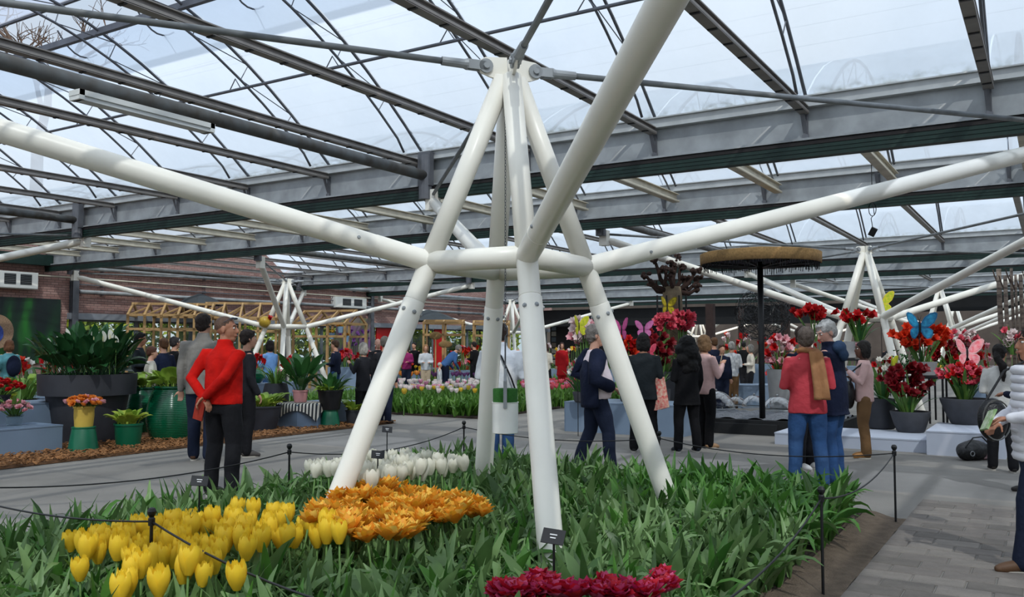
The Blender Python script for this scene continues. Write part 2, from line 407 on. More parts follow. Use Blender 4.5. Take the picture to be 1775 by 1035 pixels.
# ------------------------------------------------------------------ gutter beams
def gutter(y, label, dz=0.0, side=-1, brackets=True):
    t = thing('gutter_beam', (0, y, 0), label, 'beam', 'gutter beams of the greenhouse')
    L = XR - XL; xc = (XL + XR) / 2
    m = MB(); m.box((xc, 0, 4.04 + dz), (L, 0.05, 0.42)); m.box((xc, side * 0.06, 3.86 + dz), (L, 0.14, 0.025)); m.build('web_plate', M_GALV, t)
    m = MB(); m.box((xc, side * 0.10, 4.30 + dz), (L, 0.025, 0.11)); m.box((xc, 0, 4.245 + dz), (L, 0.24, 0.02)); m.box((xc, -side * 0.10, 4.30 + dz), (L, 0.025, 0.11))
    m.box((xc, side * 0.125, 4.355 + dz), (L, 0.05, 0.015)); m.build('rain_gutter', M_GLIP, t)
    for k in range(4):
        m = MB(); m.box((xc, side * 0.03, 3.815 + dz - 0.045 * k), (L, 0.17 - 0.012 * k, 0.042)); m.build('slat', M_DKGREEN if k else M_DKBROWN, t)
    if brackets:
        for x in RX:
            if x < XL or x > 4: continue
            m = MB(); m.box((x, side * 0.04, 4.02 + dz), (0.05, 0.03, 0.36)); m.bar((x, side * 0.035, 3.9 + dz), (x - 0.02, side * 0.15, 4.22 + dz), 0.05, 0.012)
            m.box((x, side * 0.055, 3.9 + dz), (0.07, 0.02, 0.05)); m.build('bracket', M_GALVD, t)
gl = ['behind the camera', 'over the near bay edge', 'crossing behind the big white pylon', 'second behind the big white pylon', 'in front of the far trusses', 'behind the middle bay', 'at the far bay']
gutter(0.84, 'grey gutter beam with green slats running above the camera side')
gutter(10.3, 'broad grey gutter beam with dark green slats crossing behind the big pylon')
gutter(15.25, 'grey gutter beam with green slats, second one behind the big pylon', 0.10)
gutter(25.05, 'grey gutter beam with green slats on the far side of the middle bay', 0.03)
gutter(30.0, 'grey gutter beam with green slats at the start of the far bay', 0.05, -1, False)
gutter(39.8, 'grey gutter beam at the far side of the far bay', 0.05, -1, False)
gutter(44.7, 'most distant grey gutter beam with green slats', 0.05, -1, False)

# purlin under the near arch + braces
def purlin(y, z, label, xs=(XL, XR), r=0.022):
    t = thing('purlin', (0, y, z), label, 'purlin', 'roof purlins')
    m = MB(); m.tube([(xs[0], 0, 0), (xs[1], 0, 0)], r, 8); m.build('tube', M_GALVD, t, True)
    for x in RX:
        if x < xs[0] or x > 4: continue
        m = MB(); m.tube([(x - .12, 0, 0), (x, 0.0, 0.16), (x + .12, 0, 0)], 0.009, 5); m.build('brace', M_GALVD, t)
purlin(8.35, 5.13, 'thin grey purlin tube under the far slope of the near bay')
purlin(2.8, 5.13, 'thin grey purlin tube under the near slope of the near bay')
purlin(22.9, 5.13, 'thin grey purlin tube under the roof of the middle bay')
purlin(17.4, 5.13, 'thin grey purlin tube under the near slope of the middle bay')
# horizontal film seams on the glass
m = MB()
for (y0, y1) in G_A[1:3]:
    for s in (0.60, 0.66, 0.76, 0.82, 0.88, 0.94, 0.97, .1, .2, .3, .4):
        yy, zz = arch_pt(y0, y1, s, 2.06)
        m.bar((XL, yy, zz + 0.02), (XR, yy, zz + 0.02), 0.006, 0.006)
tag(m.build('glazing_seam', M_GALVD, ceil), None, None, None, 'stuff')

# grey connector pipes between the pylon arm tips
def gpipe(x, y0, y1, z, label, r=0.076):
    t = thing('connector_pipe', (x, y0, z), label, 'pipe', 'grey connector pipes under the roof')
    m = MB(); n = 10; m.tube([(0, (y1 - y0) * i / n, 0) for i in range(n + 1)], r, 16); m.build('pipe', M_PIPE, t, True)
    for yy in (0.08, y1 - y0 - 0.08):
        m = MB(); m.tube([(0, yy, -0.35), (0, yy, 0.3)], 0.10, 12); m.box((0, yy, 0.1), (0.22, 0.1, 0.5)); m.build('end_post', M_GALVD, t)
gpipe(-7.75, 0.95, 10.2, 3.98, 'thick weathered grey pipe running under the near roof toward the big pylon')
gpipe(0.45, 0.95, 10.2, 3.98, 'thick grey pipe under the near roof beyond the right edge')
gpipe(-16.4, 0.95, 10.2, 3.98, 'grey pipe under the near roof by the left picture edge')
gpipe(-24.6, 0.95, 10.2, 3.98, 'grey pipe under the near roof along the brick wall')
for x, w in ((-7.5, 'behind the big pylon'), (0.55, 'at the right'), (-17.15, 'above the wooden frames'), (-25.3, 'along the brick wall')):
    gpipe(x, 15.35, 24.95, 4.0, 'grey connector pipe of the middle bay, ' + w)

# ------------------------------------------------------------------ white pylons
HX, HY = 0.6506, 0.7688      # plan direction of the four corners
RT = 0.078
def pylon(loc, label, rot=0.0, hi=False):
    t = thing('white_pylon', (loc[0], loc[1], 0), label, 'pylon', 'white four-legged roof pylons', rot)
    n = 24 if hi else 12
    foot, node, arm, apex = {}, {}, {}, {}
    for k, (a, b) in {'l': (-1, -1), 'b': (-1, 1), 'f': (1, -1), 'r': (1, 1)}.items():
        d = Vector((a * HX, b * HY, 0))
        foot[k] = d * 1.43; node[k] = d * 0.62 + Vector((0, 0, 2.108)); arm[k] = d * 6.2 + Vector((0, 0, 3.60)); apex[k] = d * 0.055 + Vector((0, 0, 3.52))
    for k in node:
        nd = node[k]; fd = foot[k]; dv = (fd - nd).normalized()
        s = nd + dv * 0.30
        leg = MB(); leg.tube([nd + dv * 0.02, s], RT - 0.003, n); leg.tube([s, s + dv * 0.012, fd], [RT - 0.006, RT + 0.002, RT + 0.002], n)
        lg = edgesplit(leg.build('leg', M_WHITE, t))
        if hi:
            x = dv.orthogonal().normalized(); y = dv.cross(x)
            for j in range(6):
                a = 2 * PI * (j + 0.3) / 6; r = x * math.cos(a) + y * math.sin(a); p = s + dv * 0.09 + r * (RT + 0.003)
                b = MB(); b.tube([p - r * .004, p + r * 0.003, p + r * 0.006, p + r * 0.010], [0.016, 0.016, 0.011, 0.009], 8); b.build('bolt', M_GALV, lg, False)
        up = MB(); up.tube([nd, apex[k]], RT - 0.003, n); up.build('strut', M_WHITE, t, True)
        dA = (arm[k] - nd).normalized(); ln = (arm[k] - nd).length
        ar = MB(); ar.tube([nd, nd + dA * 0.42], RT, n); ar.tube([nd + dA * 0.42, nd + dA * (ln * .5), arm[k] - dA * 0.2], RT - 0.002, n)
        ar.tube([arm[k] - dA * 0.2, arm[k]], [RT - 0.002, 0.035], n)
        ao = edgesplit(ar.build('arm', M_WHITE, t))
        b = MB(); b.box(arm[k] + Vector((0, 0, 0.02)), (0.16, 0.16, 0.30)); b.build('end_shoe', M_WHITE, ao)
        if hi:
            b = MB()
            sd_ = dA.cross(Vector((0, 0, 1))).normalized(); un = sd_.cross(dA)
            for sg in (-1, 1):
                r = (sd_ * sg * 0.75 + un * -0.1 * sg + Vector((0, 0, 0.0))).normalized(); p = nd + dA * 0.55 + r * RT
                b.tube([p - r * .004, p + r * 0.008], [0.014, 0.010], 8)
            b.build('bolt', M_GALV, ao)
        # tie rod with clevis
        h = Vector((dA.x, dA.y, 0)).normalized(); a0 = Vector((0, 0, 3.60)) + h * 0.20; a1 = arm[k] + Vector((0, 0, 0.10))
        rd = MB(); v = (a1 - a0).normalized(); rd.tube([a0 + v * 0.30, a1], 0.024, 10); ro = rd.build('tie_rod', M_ROD, t, True)
        cl = MB(); sdv = v.cross(Vector((0, 0, 1))).normalized()
        for sg in (-1, 1):
            cl.tube([a0 - v * 0.03 + sdv * sg * 0.022, a0 + v * 0.06 + sdv * sg * 0.022], 0.0, 4)
            R = Matrix((v, sdv, v.cross(sdv) * -1)).transposed()
            cl.tube([a0 + sdv * sg * 0.014, a0 + sdv * sg * 0.030], 0.055, 16)
            cl.box(a0 + v * 0.075 + sdv * sg * 0.022, (0.15, 0.016, 0.07), R)
        cl.tube([a0 + v * 0.14, a0 + v * 0.17, a0 + v * 0.34], [0.045, 0.036, 0.033], 12)
        cl.tube([a0 - sdv * 0.045, a0 + sdv * 0.045], 0.024, 8)
        cl.build('clevis', M_GALV, ro)
        pl = MB(); pl.prism([(0.02, -0.11), (0.17, -0.075), (0.235, -0.05), (0.255, 0.0), (0.24, 0.05), (0.20, 0.07), (0.03, 0.085)], -0.012, 0.012)
        R = Matrix((h, Vector((0, 0, 1)), h.cross(Vector((0, 0, 1))))).transposed()
        pl.v = [tuple(R @ Vector(q) + Vector((0, 0, 3.60))) for q in pl.v]; pl.build('lug_plate', M_WHITE, t)
    for a, b in (('l', 'b'), ('b', 'r'), ('r', 'f'), ('f', 'l')):
        m = MB(); m.tube([node[a], node[b]], RT, n); m.ball(node[a], RT, n, 9); m.build('ring_tube', M_WHITE, t, True)
    return t
pylon((-3.46, 5.565), 'large white four-legged steel pylon rising from the tulip bed', 0.036, True)
pylon((-20.5, 5.565), 'white steel pylon beyond the left picture edge, one arm tip in view')
pylon((-3.46, 20.35), 'white steel pylon with the yellow butterfly, behind the amaryllis pots')
pylon((-21.2, 20.3), 'white steel pylon beside the wooden house frames')
pylon((-21.8, 35.2), 'distant white steel pylon seen between the legs of the big pylon')
pylon((-3.46, 35.1), 'distant white steel pylon behind the blue butterfly')
pylon((-20.7, 57.8), 'farthest white steel pylon behind the pollard tree')
pylon((-4.2, 49.5), 'distant white steel pylon above the crowd at right')
pylon((-12.6, 57.0), 'distant white steel pylon beside the dark wire ball')
# ================================================================== walls and what hangs on them
XW = -26.2
def wall_poly(name, poly, x, th, mat, label, parent=None):     # polygon in (y,z), extruded to -x
    m = MB(); n = len(poly)
    m.add([(x, p[0], p[1]) for p in poly] + [(x - th, p[0], p[1]) for p in poly],
          [tuple(range(n)), tuple(reversed(range(n, 2 * n)))] + [(i, n + i, n + (i + 1) % n, (i + 1) % n) for i in range(n)])
    o = m.build(name, mat, parent)
    if parent is None: tag(o, label, None, None, 'structure')
    return o
def gable(y0, y1, zb, rise):
    return [(y0 + (y1 - y0) * i / 12, zb + arch_z(1 - abs(2 * i / 12 - 1), rise)) for i in range(13)]
top = [(-8, 4.3), (0.84, 4.3)] + gable(0.84, 10.3, 4.3, 2.05)[1:] + gable(10.3, 15.25, 4.3, 1.0)[1:] + gable(15.25, 25.05, 4.3, 2.05)[1:] + gable(25.05, 30.0, 4.3, 1.0)[1:] + gable(30.0, 39.8, 4.3, 2.05)[1:] + [(47, 4.3)]
wl = wall_poly('wall_left', [(-8, 0), (15.9, 0), (15.9, 2.5), (47, 2.5)] + list(reversed(top)), XW, 0.3, M_BRICK, 'red-brown brick wall along the left side of the hall')
M_BAND = pm('grey_lintel', '#868b92', 0.6, 0.15, 4)
M_FRAME = pm('grey_window_frame', '#6f757a', 0.5, 0.15, 6)
m = MB(); m.box((XW - 0.1, 31.5, 2.42), (0.5, 31.2, 0.2)); m.build('lintel', M_BAND, wl)
m = MB(); m.box((XW - 0.12, 31.5, 0.2), (0.24, 31.2, 0.4)); m.build('plinth', M_BAND, wl)
# windows between columns
M_RED = pm('red_door_paint', '#c4181c', 0.4, 0.12, 5)
doors = [(31.0, 0.75), (35.4, 0.8), (37.6, 0.5)]
wy = [16.2, 18.4, 20.6, 22.8, 25.0, 27.2, 29.6, 30.6, 31.8, 33.3, 35.0, 36.0, 38.0, 40.0, 42.0, 44.0, 46.5]
wi = 0
for a, b in zip(wy[:-1], wy[1:]):
    if (a, b) in ((30.6, 31.8), (35.0, 36.0)):
        d = thing('door_%d' % (1 if a < 33 else 2), (XW - 0.05, (a + b) / 2, 0), 'red panel door in the brick wall, %s' % ('nearer of two' if a < 33 else 'farther of two'), None, None, 0, 'structure')
        m = MB(); m.box((0, 0, 1.16), (0.06, b - a - 0.08, 2.3)); m.build('leaf', M_RED, d)
        m = MB(); m.box((0.05, (b - a) / 2 - 0.14, 1.05), (0.05, 0.03, 0.12)); m.build('handle', M_GALV, d)
        continue
    wi += 1
    w = thing('window_%d' % wi, (XW - 0.1, (a + b) / 2, 0.4), 'tall window %d in the brick wall looking out on shrubs' % wi, None, None, 0, 'structure')
    L = b - a
    m = MB()
    for yy in (-L / 2 + .03, L / 2 - .03): m.box((0, yy, 0.96), (0.07, 0.06, 1.92))
    for zz in (0.03, 1.89): m.box((0, 0, zz), (0.07, L - .12, 0.06))
    m.build('window_frame', M_FRAME, w)
    m = MB(); m.box((0, 0, 0.96), (0.012, L - 0.12, 1.8)); m.build('pane', M_WIN, w)
# steel columns at the wall
for i, (yy, lab) in enumerate(((16.05, 'at the mural edge'), (25.05, 'between the wooden frames'), (30.1, 'beside the nearer red door'), (39.8, 'beside the farthest windows'))):
    t = thing('wall_column', (XW + 0.12, yy, 0), 'grey steel wall column ' + lab, 'column', 'grey steel wall columns')
    m = MB(); m.box((0, 0, 2.15), (0.03, 0.2, 4.1)); m.box((0.09, 0, 2.15), (0.012, 0.2, 4.1)); m.box((-0.09, 0, 2.15), (0.012, 0.2, 4.1)); m.build('shaft', M_GALVD, t)
    m = MB(); m.box((0, 0, 0.05), (0.26, 0.28, 0.1)); m.build('foot_plate', M_GALVD, t)
# pipes along the wall
for z, r, lab, mt in ((3.97, 0.09, 'thick grey heating pipe high on the brick wall', M_GALV), (3.62, 0.025, 'thin pale conduit along the brick wall', M_RAILC), (3.42, 0.02, 'thin dark conduit along the brick wall', M_GALVD), (3.2, 0.06, 'grey duct below the conduits on the brick wall', M_GALV)):
    t = thing('wall_pipe', (XW + 0.16, 10, z), lab, 'pipe')
    m = MB(); m.tube([(0, 6.2 if z != 3.62 else 4.5, 0), (0, 30, 0)], r, 10); m.build('run', mt, t, True)
    for yy in range(7, 30, 4):
        m = MB(); m.box((-0.07, yy, 0), (0.16, 0.05, 2 * r + 0.05)); m.build('clamp', M_GALVD, t)
# dark green cornice along the near wall
m = MB(); m.box((XW + 0.2, 4, 4.08), (0.3, 22.4, 0.32)); tag(m.build('trim_1', M_DKGREEN), 'dark green cornice board along the top of the near brick wall', None, None, 'structure')
# air conditioners
M_AC = pm('white_plastic_case', '#dcdedb', 0.45, 0.06, 4)
def aircon(y, z, w, h, label):
    t = thing('air_conditioner', (XW + 0.02, y, z), label, 'air conditioner', 'white wall air conditioners')
    m = MB(); m.box((0.14, 0, h / 2), (0.24, w, h)); m.box((0.27, 0, h / 2), (0.03, w * .97, h * .92)); edgesplit(m.build('case', M_AC, t))
    for k in (-0.5, 0.22):
        g = MB(); g.box((0.288, w * k * .5 + .1 * w, h * 0.55), (0.008, w * 0.26, h * 0.62)); go = g.build('fan_grille', M_DARKWALL, t)
        g = MB()
        for j in range(6): g.box((0.294, w * k * .5 + .1 * w, h * (0.30 + 0.1 * j)), (0.008, w * 0.26, 0.012))
        tag(g.build('louvre', M_FRAME, go), None, None, None, 'stuff')
aircon(14.15, 3.18, 1.3, 0.50, 'white air conditioner above the green mural')
aircon(28.6, 3.12, 2.0, 0.46, 'long white air conditioner above the wooden frames')
# mural panel
def muralmat():
    m = bpy.data.materials.new('mural_print'); m.use_nodes = True; nt = m.node_tree; b = nt.nodes['Principled BSDF']
    tc = nt.nodes.new('ShaderNodeTexCoord'); mp = nt.nodes.new('ShaderNodeMapping'); mp.inputs['Scale'].default_value = (1, 0.9, 0.22); mp.inputs['Rotation'].default_value = (0.5, 0, 0)
    nz = nt.nodes.new('ShaderNodeTexNoise'); nz.inputs['Scale'].default_value = 1.5; nz.inputs['Detail'].default_value = 2
    rp = nt.nodes.new('ShaderNodeValToRGB'); e = rp.color_ramp.elements
    e[0].position = 0.45; e[0].color = (*lin('#0c1c1c'), 1); e[1].position = 0.72; e[1].color = (*lin('#2f8a2a'), 1)
    k = e.new(0.56); k.color = (*lin('#12351f'), 1)
    nt.links.new(tc.outputs['Object'], mp.inputs[0]); nt.links.new(mp.outputs[0], nz.inputs['Vector']); nt.links.new(nz.outputs['Fac'], rp.inputs[0]); nt.links.new(rp.outputs[0], b.inputs['Base Color'])
    b.inputs['Roughness'].default_value = 0.4
    return m
mu = thing('mural_panel', (XW + 0.02, 12.5, 1.0), 'dark panel with a blurred bright green print on the near brick wall', 'mural')
m = MB(); m.box((0.03, 0, 0.95), (0.05, 6.3, 1.95)); m.build('board', muralmat(), mu)
# big round mosaic ornament in front of the mural
t = thing('mosaic_disc', (XW + 0.35, 13.55, 1.15), 'round mosaic ornament with tan rim and blue centre at the left edge', 'ornament')
m = MB(); m.tube([(-0.06, 0, 0.75), (0.06, 0, 0.75)], 0.50, 28); m.build('rim', pm('tan_mosaic', '#a5876c', 0.7, 0.4, 30), t)
m = MB(); m.tube([(0.06, -.1, 0.7), (0.08, -.1, 0.7)], 0.30, 24); m.build('centre', pm('blue_mosaic', '#3d55a8', 0.6, 0.5, 22), t)
m = MB(); m.box((0, 0, -0.45), (0.1, 0.12, 1.3)); m.build('stand', M_BLACK, t)

# far end: dark fascia on brown posts, back wall, right wall
M_BACK = pm('far_dark_wall', '#4a4441', 0.85, 0.35, 0.8)
def shell(name, c, size, mat, label):
    m = MB(); m.box(c, size); return tag(m.build(name, mat), label, None, None, 'structure')
shell('wall_back', (-7, 64, 2.6), (60, 0.3, 5.2), M_BACK, 'dim far wall of the hall')
shell('wall_right', (XR + 0.2, 24, 2.2), (0.3, 80, 4.4), M_BACK, 'right side wall of the hall outside the picture')
M_POST = pm('brown_timber_post', '#33211c', 0.7, 0.3, 5)
shell('trim_2', (-16.5, 45.3, 3.1), (19, 0.5, 0.95), M_DARKWALL, 'black fascia board across the far aisle')
shell('trim_3', (-1.5, 41.0, 3.25), (10.5, 0.5, 0.6), M_DARKWALL, 'dark fascia board behind the blue butterfly')
for u, lab in ((1232, 'beside the pollard tree'), (1285, 'beside the wire ball'), (1362, 'behind the red amaryllis')):
    p = gd(u, 40 if u != 1285 else 43)
    t = thing('timber_post', p, 'dark brown timber post ' + lab, 'post', 'dark timber posts at the far aisle')
    m = MB(); m.box((0, 0, 1.7), (0.36 if u != 1285 else .2, 0.3, 3.4)); m.build('shaft', M_POST, t); m = MB(); m.box((0, 0, 0.06), (0.5, 0.44, 0.12)); m.build('foot', M_DARKWALL, t)
# dark display wall with picture tiles at the end of the brick wall
t = thing('display_wall', (-21.6, 46.2, 0), 'tall dark display wall with a strip of small picture tiles', 'display wall')
m = MB(); m.box((0, 0, 1.75), (8.4, 0.25, 3.5)); m.build('panel', pm('dark_display_board', '#1d1a1b', 0.7, 0.4, 2), t)
rr = random.Random(5)
TM = [pm('tile_' + c[1:], c, 0.5, 0.3, 20) for c in ('#8f8a80', '#5e6a70', '#9a938c', '#6c5d55', '#4e565e')]
for i in range(9):
    m = MB(); m.box((-3.95, -0.14, 0.5 + i * 0.34), (0.30, 0.03, 0.27)); m.build('picture_tile', TM[i % 5], t)

# ------------------------------------------------------------------ outside: ground, hedge, bare tree
shell('ground', (-44, 25, -0.35), (36, 90, 0.3), pm('outside_lawn', '#5d7a35', 0.9, 0.3, 2), 'grass outside the windows')
def leafquad(m, c, s, rr):
    a = Vector((rr.gauss(0, 1), rr.gauss(0, 1), rr.gauss(0, 1))).normalized(); b = a.orthogonal().normalized()
    if rr.random() < .5: b = a.cross(b)
    c = Vector(c); w = s * 0.45
    k = a.cross(b) * s * .15
    m.add([c - a * s, c + b * w + k, c + a * s, c - b * w + k], [(0, 1, 2, 3)])
M_HEDGE = leafmat('yellow_green_hedge_leaves', '#4f6f1c', '#a3ad3c', 0.5, 0.3)  # hedge leaf colour, yellow-green tones picked at random per leaf
rr = random.Random(11)
for i in range(14):
    y = 14.5 + i * 2.45; hgt = rr.uniform(3.0, 4.2); x = -29.3 + rr.uniform(-.4, .4)
    t = thing('garden_shrub', (x, y, -0.2), 'yellow-green garden shrub outside the windows, %s from the mural' % ORD[i], 'shrub', 'shrubs outside the windows')
    m = MB()
    for j in range(900):
        th = rr.uniform(0, 2 * PI); ph = rr.random(); r = rr.uniform(.5, 1.15)
        leafquad(m, (r * math.cos(th) * (1 - .3 * ph), 1.35 * r * math.sin(th), ph * hgt), rr.uniform(.14, .26), rr)
    tag(m.build('foliage', M_HEDGE, t), None, None, None, 'stuff')
    m = MB(); m.tube([(0, 0, 0), (0.1, 0, hgt * .5), (0, .1, hgt * .8)], [.06, .05, .02], 6); m.build('stem', M_POST, t)
M_BARK = pm('grey_brown_bark', '#5a4a42', 0.9, 0.35, 14, bump=0.6)
def bare_tree(loc, label, h, seed):
    rr = random.Random(seed); t = thing('bare_tree', loc, label, 'tree')
    m = MB()
    def grow(p, d, r, L, k):
        pts = [p]; q = Vector(p); dd = Vector(d)
        for _ in range(4):
            dd = (dd + Vector((rr.gauss(0, .16), rr.gauss(0, .16), rr.gauss(0.04, .1)))).normalized(); q = q + dd * L / 4; pts.append(q.copy())
        m.tube(pts, [r * (1 - .1 * i) for i in range(5)], 5 if k < 3 else 4, False)
        if k < 5:
            for _ in range(3 if k < 4 else 2):
                nd = (dd + Vector((rr.gauss(0, .55), rr.gauss(0, .55), rr.gauss(.15, .35)))).normalized()
                grow(pts[rr.randint(2, 4)], nd, r * .58, L * .72, k + 1)
    m.tube([(0, 0, 0), (0, 0, h * .56)], [h * .02, h * .014], 8, False); grow(Vector((0, 0, h * .55)), Vector((0, 0, 1)), h * .014, h * .17, 0)
    m.build('branches', M_BARK, t)
p = atd(70, 85, 46); bare_tree((p.x, p.y, -0.2), 'leafless tree seen above the roof through the open vent', 21.5, 4)
# ================================================================== the tulip beds
def leaf_strip(m, base, az, L, W, lean0, bend, n=5, fold=0.25, twist=0.0, lance=False):
    """a blade: starts at angle lean0 from upright, bends outward by `bend`"""
    base = Vector(base); ca, sa = math.cos(az), math.sin(az); out = Vector((ca, sa, 0)); side0 = Vector((-sa, ca, 0))
    p = base.copy(); rows = []
    for i in range(n + 1):
        t = i / n; ang = lean0 + bend * t * t
        d = out * math.sin(ang) + Vector((0, 0, 1)) * math.cos(ang)
        nr = out * -math.cos(ang) + Vector((0, 0, 1)) * math.sin(ang)
        w = W * (math.sin(PI * min(1, 0.12 + 0.88 * t)) ** 0.75) * (1 if t < .999 else 0.02) * .5
        if lance: w = W * .5 * min(1, .35 + 3.2 * t) * max(.03, (1 - t ** 2.4)) ** .8
        tw = twist * t; sd = side0 * math.cos(tw) + nr * math.sin(tw)
        rows.append((p - sd * w + nr * w * fold, p.copy(), p + sd * w + nr * w * fold))
        p = p + d * (L / n)
    vs_ = [q for r in rows for q in r]
    fs = []
    for i in range(n):
        a = i * 3
        fs += [(a, a + 1, a + 4, a + 3), (a + 1, a + 2, a + 5, a + 4)]
    m.add(vs_, fs)
M_TUL = leafmat('tulip_leaves', '#3b5b2b', '#809f64', 0.4, 0.25)
M_TULD = leafmat('deep_green_tulip_leaves', '#315c22', '#5a8c3a', 0.45, 0.25)
M_STEM = pm('flower_stem_green', '#5f8440', 0.55, 0.2, 12)
rt = random.Random(21)
def plant_mb(rr, k=None, n=7, h=1.0):
    m = MB(); a0 = rr.uniform(0, 2 * PI)
    for j in range(k or rr.choice((5, 6, 6, 7))):
        leaf_strip(m, (rr.uniform(-.03, .03), rr.uniform(-.03, .03), 0), a0 + j * 2.4 + rr.uniform(-.5, .5), rr.uniform(.26, .47) * h, rr.choice((.035, .045, .055, .065, .085, .10)) * rr.uniform(.9, 1.15), rr.uniform(.05, .55), rr.choice((.2, .5, .9, 1.4, 2.0, 2.5)), n, rr.uniform(.15, .6), rr.uniform(-1.1, 1.1), True)
    return m
PLV = [plant_mb(rt) for _ in range(14)]
PLU = [plant_mb(random.Random(90 + i), 5, 5, 0.95) for i in range(4)]
for q in PLU: pass
PLM = [p.mesh('tulip_plant', M_TUL, True) for p in PLV]
PLMD = [p.mesh('tulip_plant', M_TULD, True) for p in PLV]
feet = [(-3.46 + a * HX * 1.43, 5.565 + b * HY * 1.43) for a in (-1, 1) for b in (-1, 1)]
spots = []
x = -5.72
while x < -1.46:
    y = 1.9
    while y < 8.0:
        px, py = x + rt.uniform(-.055, .055), y + rt.uniform(-.055, .055); d = depth((px, py))
        if d > 3.3 and min((px - f[0]) ** 2 + (py - f[1]) ** 2 for f in feet) > 0.10 ** 2:
            X = px * math.cos(YAW) + py * math.sin(YAW); u = CXP + F_PX * X / d
            if -60 < u < 1830: spots.append((d, px, py))
        y += 0.108
    x += 0.108
spots.sort()
fm = MB(); fd = MB()
for i, (d, px, py) in enumerate(spots):
    dk = (py > 6.3 and px > -3.3 and rt.random() < .85) or rt.random() < .2
    k = rt.randrange(14); rz = rt.uniform(0, 2 * PI); sc = rt.uniform(.82, 1.12)
    if i < 300:
        o = link('tulip_plant', (PLMD if dk else PLM)[k], None, (px, py, 0.05), (0, 0, rz), sc)
        tag(o, 'leafy green tulip plant without a flower in the near front of the bed', 'tulip plant', 'flowerless tulip plants at the front of the bed')
    else:
        c, s = math.cos(rz) * sc, math.sin(rz) * sc
        (fd if dk else fm).add([(px + q[0] * c - q[1] * s, py + q[0] * s + q[1] * c, 0.05 + q[2] * sc) for q in PLV[k].v], PLV[k].f)
tag(fm.build('tulip_foliage', M_TUL, None, True), 'dense mid-green tulip leaves filling the front bed', 'foliage', None, 'stuff')
tag(fd.build('tulip_foliage', M_TULD, None, True), 'darker narrow tulip leaves along the far corner of the front bed', 'foliage', None, 'stuff')

# ---- blooms
def petal_mb(L, W, belly, tip, n=6, k=4, fringe=0.0, rr=None):
    """one cup petal standing at +x side; base at origin"""
    m = MB()
    def fn(i, j):
        t = i; s = j * 2 - 1
        r = 0.012 + belly * math.sin(PI * min(1.0, t * .62 + .06)) + tip * t ** 3
        w = W * (math.sin(PI * min(1, .10 + .80 * t)) ** .7) * (1 - .22 * max(0, t - .75) / .25)
        ang = s * w / max(r, .02) * .5
        z = L * t - (abs(s) ** 2.5) * L * .08 * t + (fringe * (1 if (int(round(j * k)) % 2) else -1) if t > .99 else 0)
        return (r * math.cos(ang), r * math.sin(ang), z)
    return m.grid(fn, n, k)
def petmat(name, c, c2, rough=.5, trans=.3):
    return leafmat(name, c, c2, rough, trans)
M_YEL = petmat('yellow_petals', '#f6c40e', '#fde04a')
M_ORA = petmat('orange_petals', '#f6b52a', '#ffdc6a'); M_ORB = petmat('deep_orange_petals', '#ec9422', '#f8b844')
M_WHP = petmat('white_petals', '#e9e4cf', '#f6f3e6')
M_MAG = petmat('magenta_petals', '#b41650', '#e2648f'); M_CRI = petmat('crimson_petals', '#a00c22', '#cf2035')
def stem_mb(h):
    m = MB(); m.tube([(0, 0, -h), (0.006, 0, -h * .5), (0, 0, 0.004)], .0065, 5); return m
STEM = stem_mb(.34).mesh('stem', M_STEM, True)
YP = [petal_mb(.112, .105, .042, -.004, 6, 6, .004).mesh('petal', M_YEL, True), petal_mb(.106, .100, .037, .002, 6, 6, .004).mesh('petal', M_YEL, True)]
WP = [petal_mb(.090, .085, .036, -.004).mesh('petal', M_WHP, True), petal_mb(.086, .08, .031, .001).mesh('petal', M_WHP, True)]
def cup_tulip(name, p, pm_, label, cat, group, rr, sc=1.0, zb=0.03):
    t = thing(name, (p.x, p.y, p.z), label, cat, group, rr.uniform(0, 2 * PI))
    t.rotation_euler = (rr.uniform(-.13, .13), rr.uniform(-.13, .13), rr.uniform(0, 2 * PI)); t.scale = (sc * .92, sc * .92, sc * 1.2)
    for j in range(6): link('petal', pm_[j % 2], t, None, (0, 0, j * PI / 3))
    link('stem', STEM, t, None, None, (1, 1, max(.5, (p.z - zb) / .34 / sc / 1.2)))
    return t
yel = [(365,755),(425,770),(470,760),(500,735),(505,815),(605,705),(600,800),(625,770),(660,745),(690,800),(740,790),(735,700),(765,700),(720,740),(800,690),(410,905),(680,850),(660,915),(650,990),(615,1015),(720,890),(780,850),(815,985),(810,775),(865,765),(858,705),(835,840),(890,840),(920,650),(985,625),(930,735),(930,795),(975,690),(950,830),(935,920),(965,875),(1005,770),(1060,785),(1020,870),(1035,935),(1100,870),(1070,690),(1085,640),(1045,680),(1130,730),(1130,805),(1155,760),(1205,585),(1300,585),(1180,625),(1205,650),(1180,690),(1250,700),(1260,800),(1285,650),(1340,755),(1345,695),(1390,690),(1370,650),(1440,640),(1470,620),(1440,745),(1480,730),(1510,735),(1550,690),(1590,670),(1625,735),(1670,665),(1675,715),(1740,715),(1215,950),(880,665),(700,665),(1400,610),(440,800),(520,770),(640,720),(580,735),(770,740),(900,700),(1010,650),(1120,690),(1230,750)]
rb = random.Random(31)
for (a, b) in yel:
    p = at(a / 2.957, 685 + b / 2.957 + 16, 0.40 + rb.uniform(-.03, .04))
    cup_tulip('yellow_tulip', p, YP, 'fringed yellow tulip flower in the yellow patch beside the rope post', 'tulip', 'yellow tulips in the front bed', rb, rb.uniform(.85, 1.08))
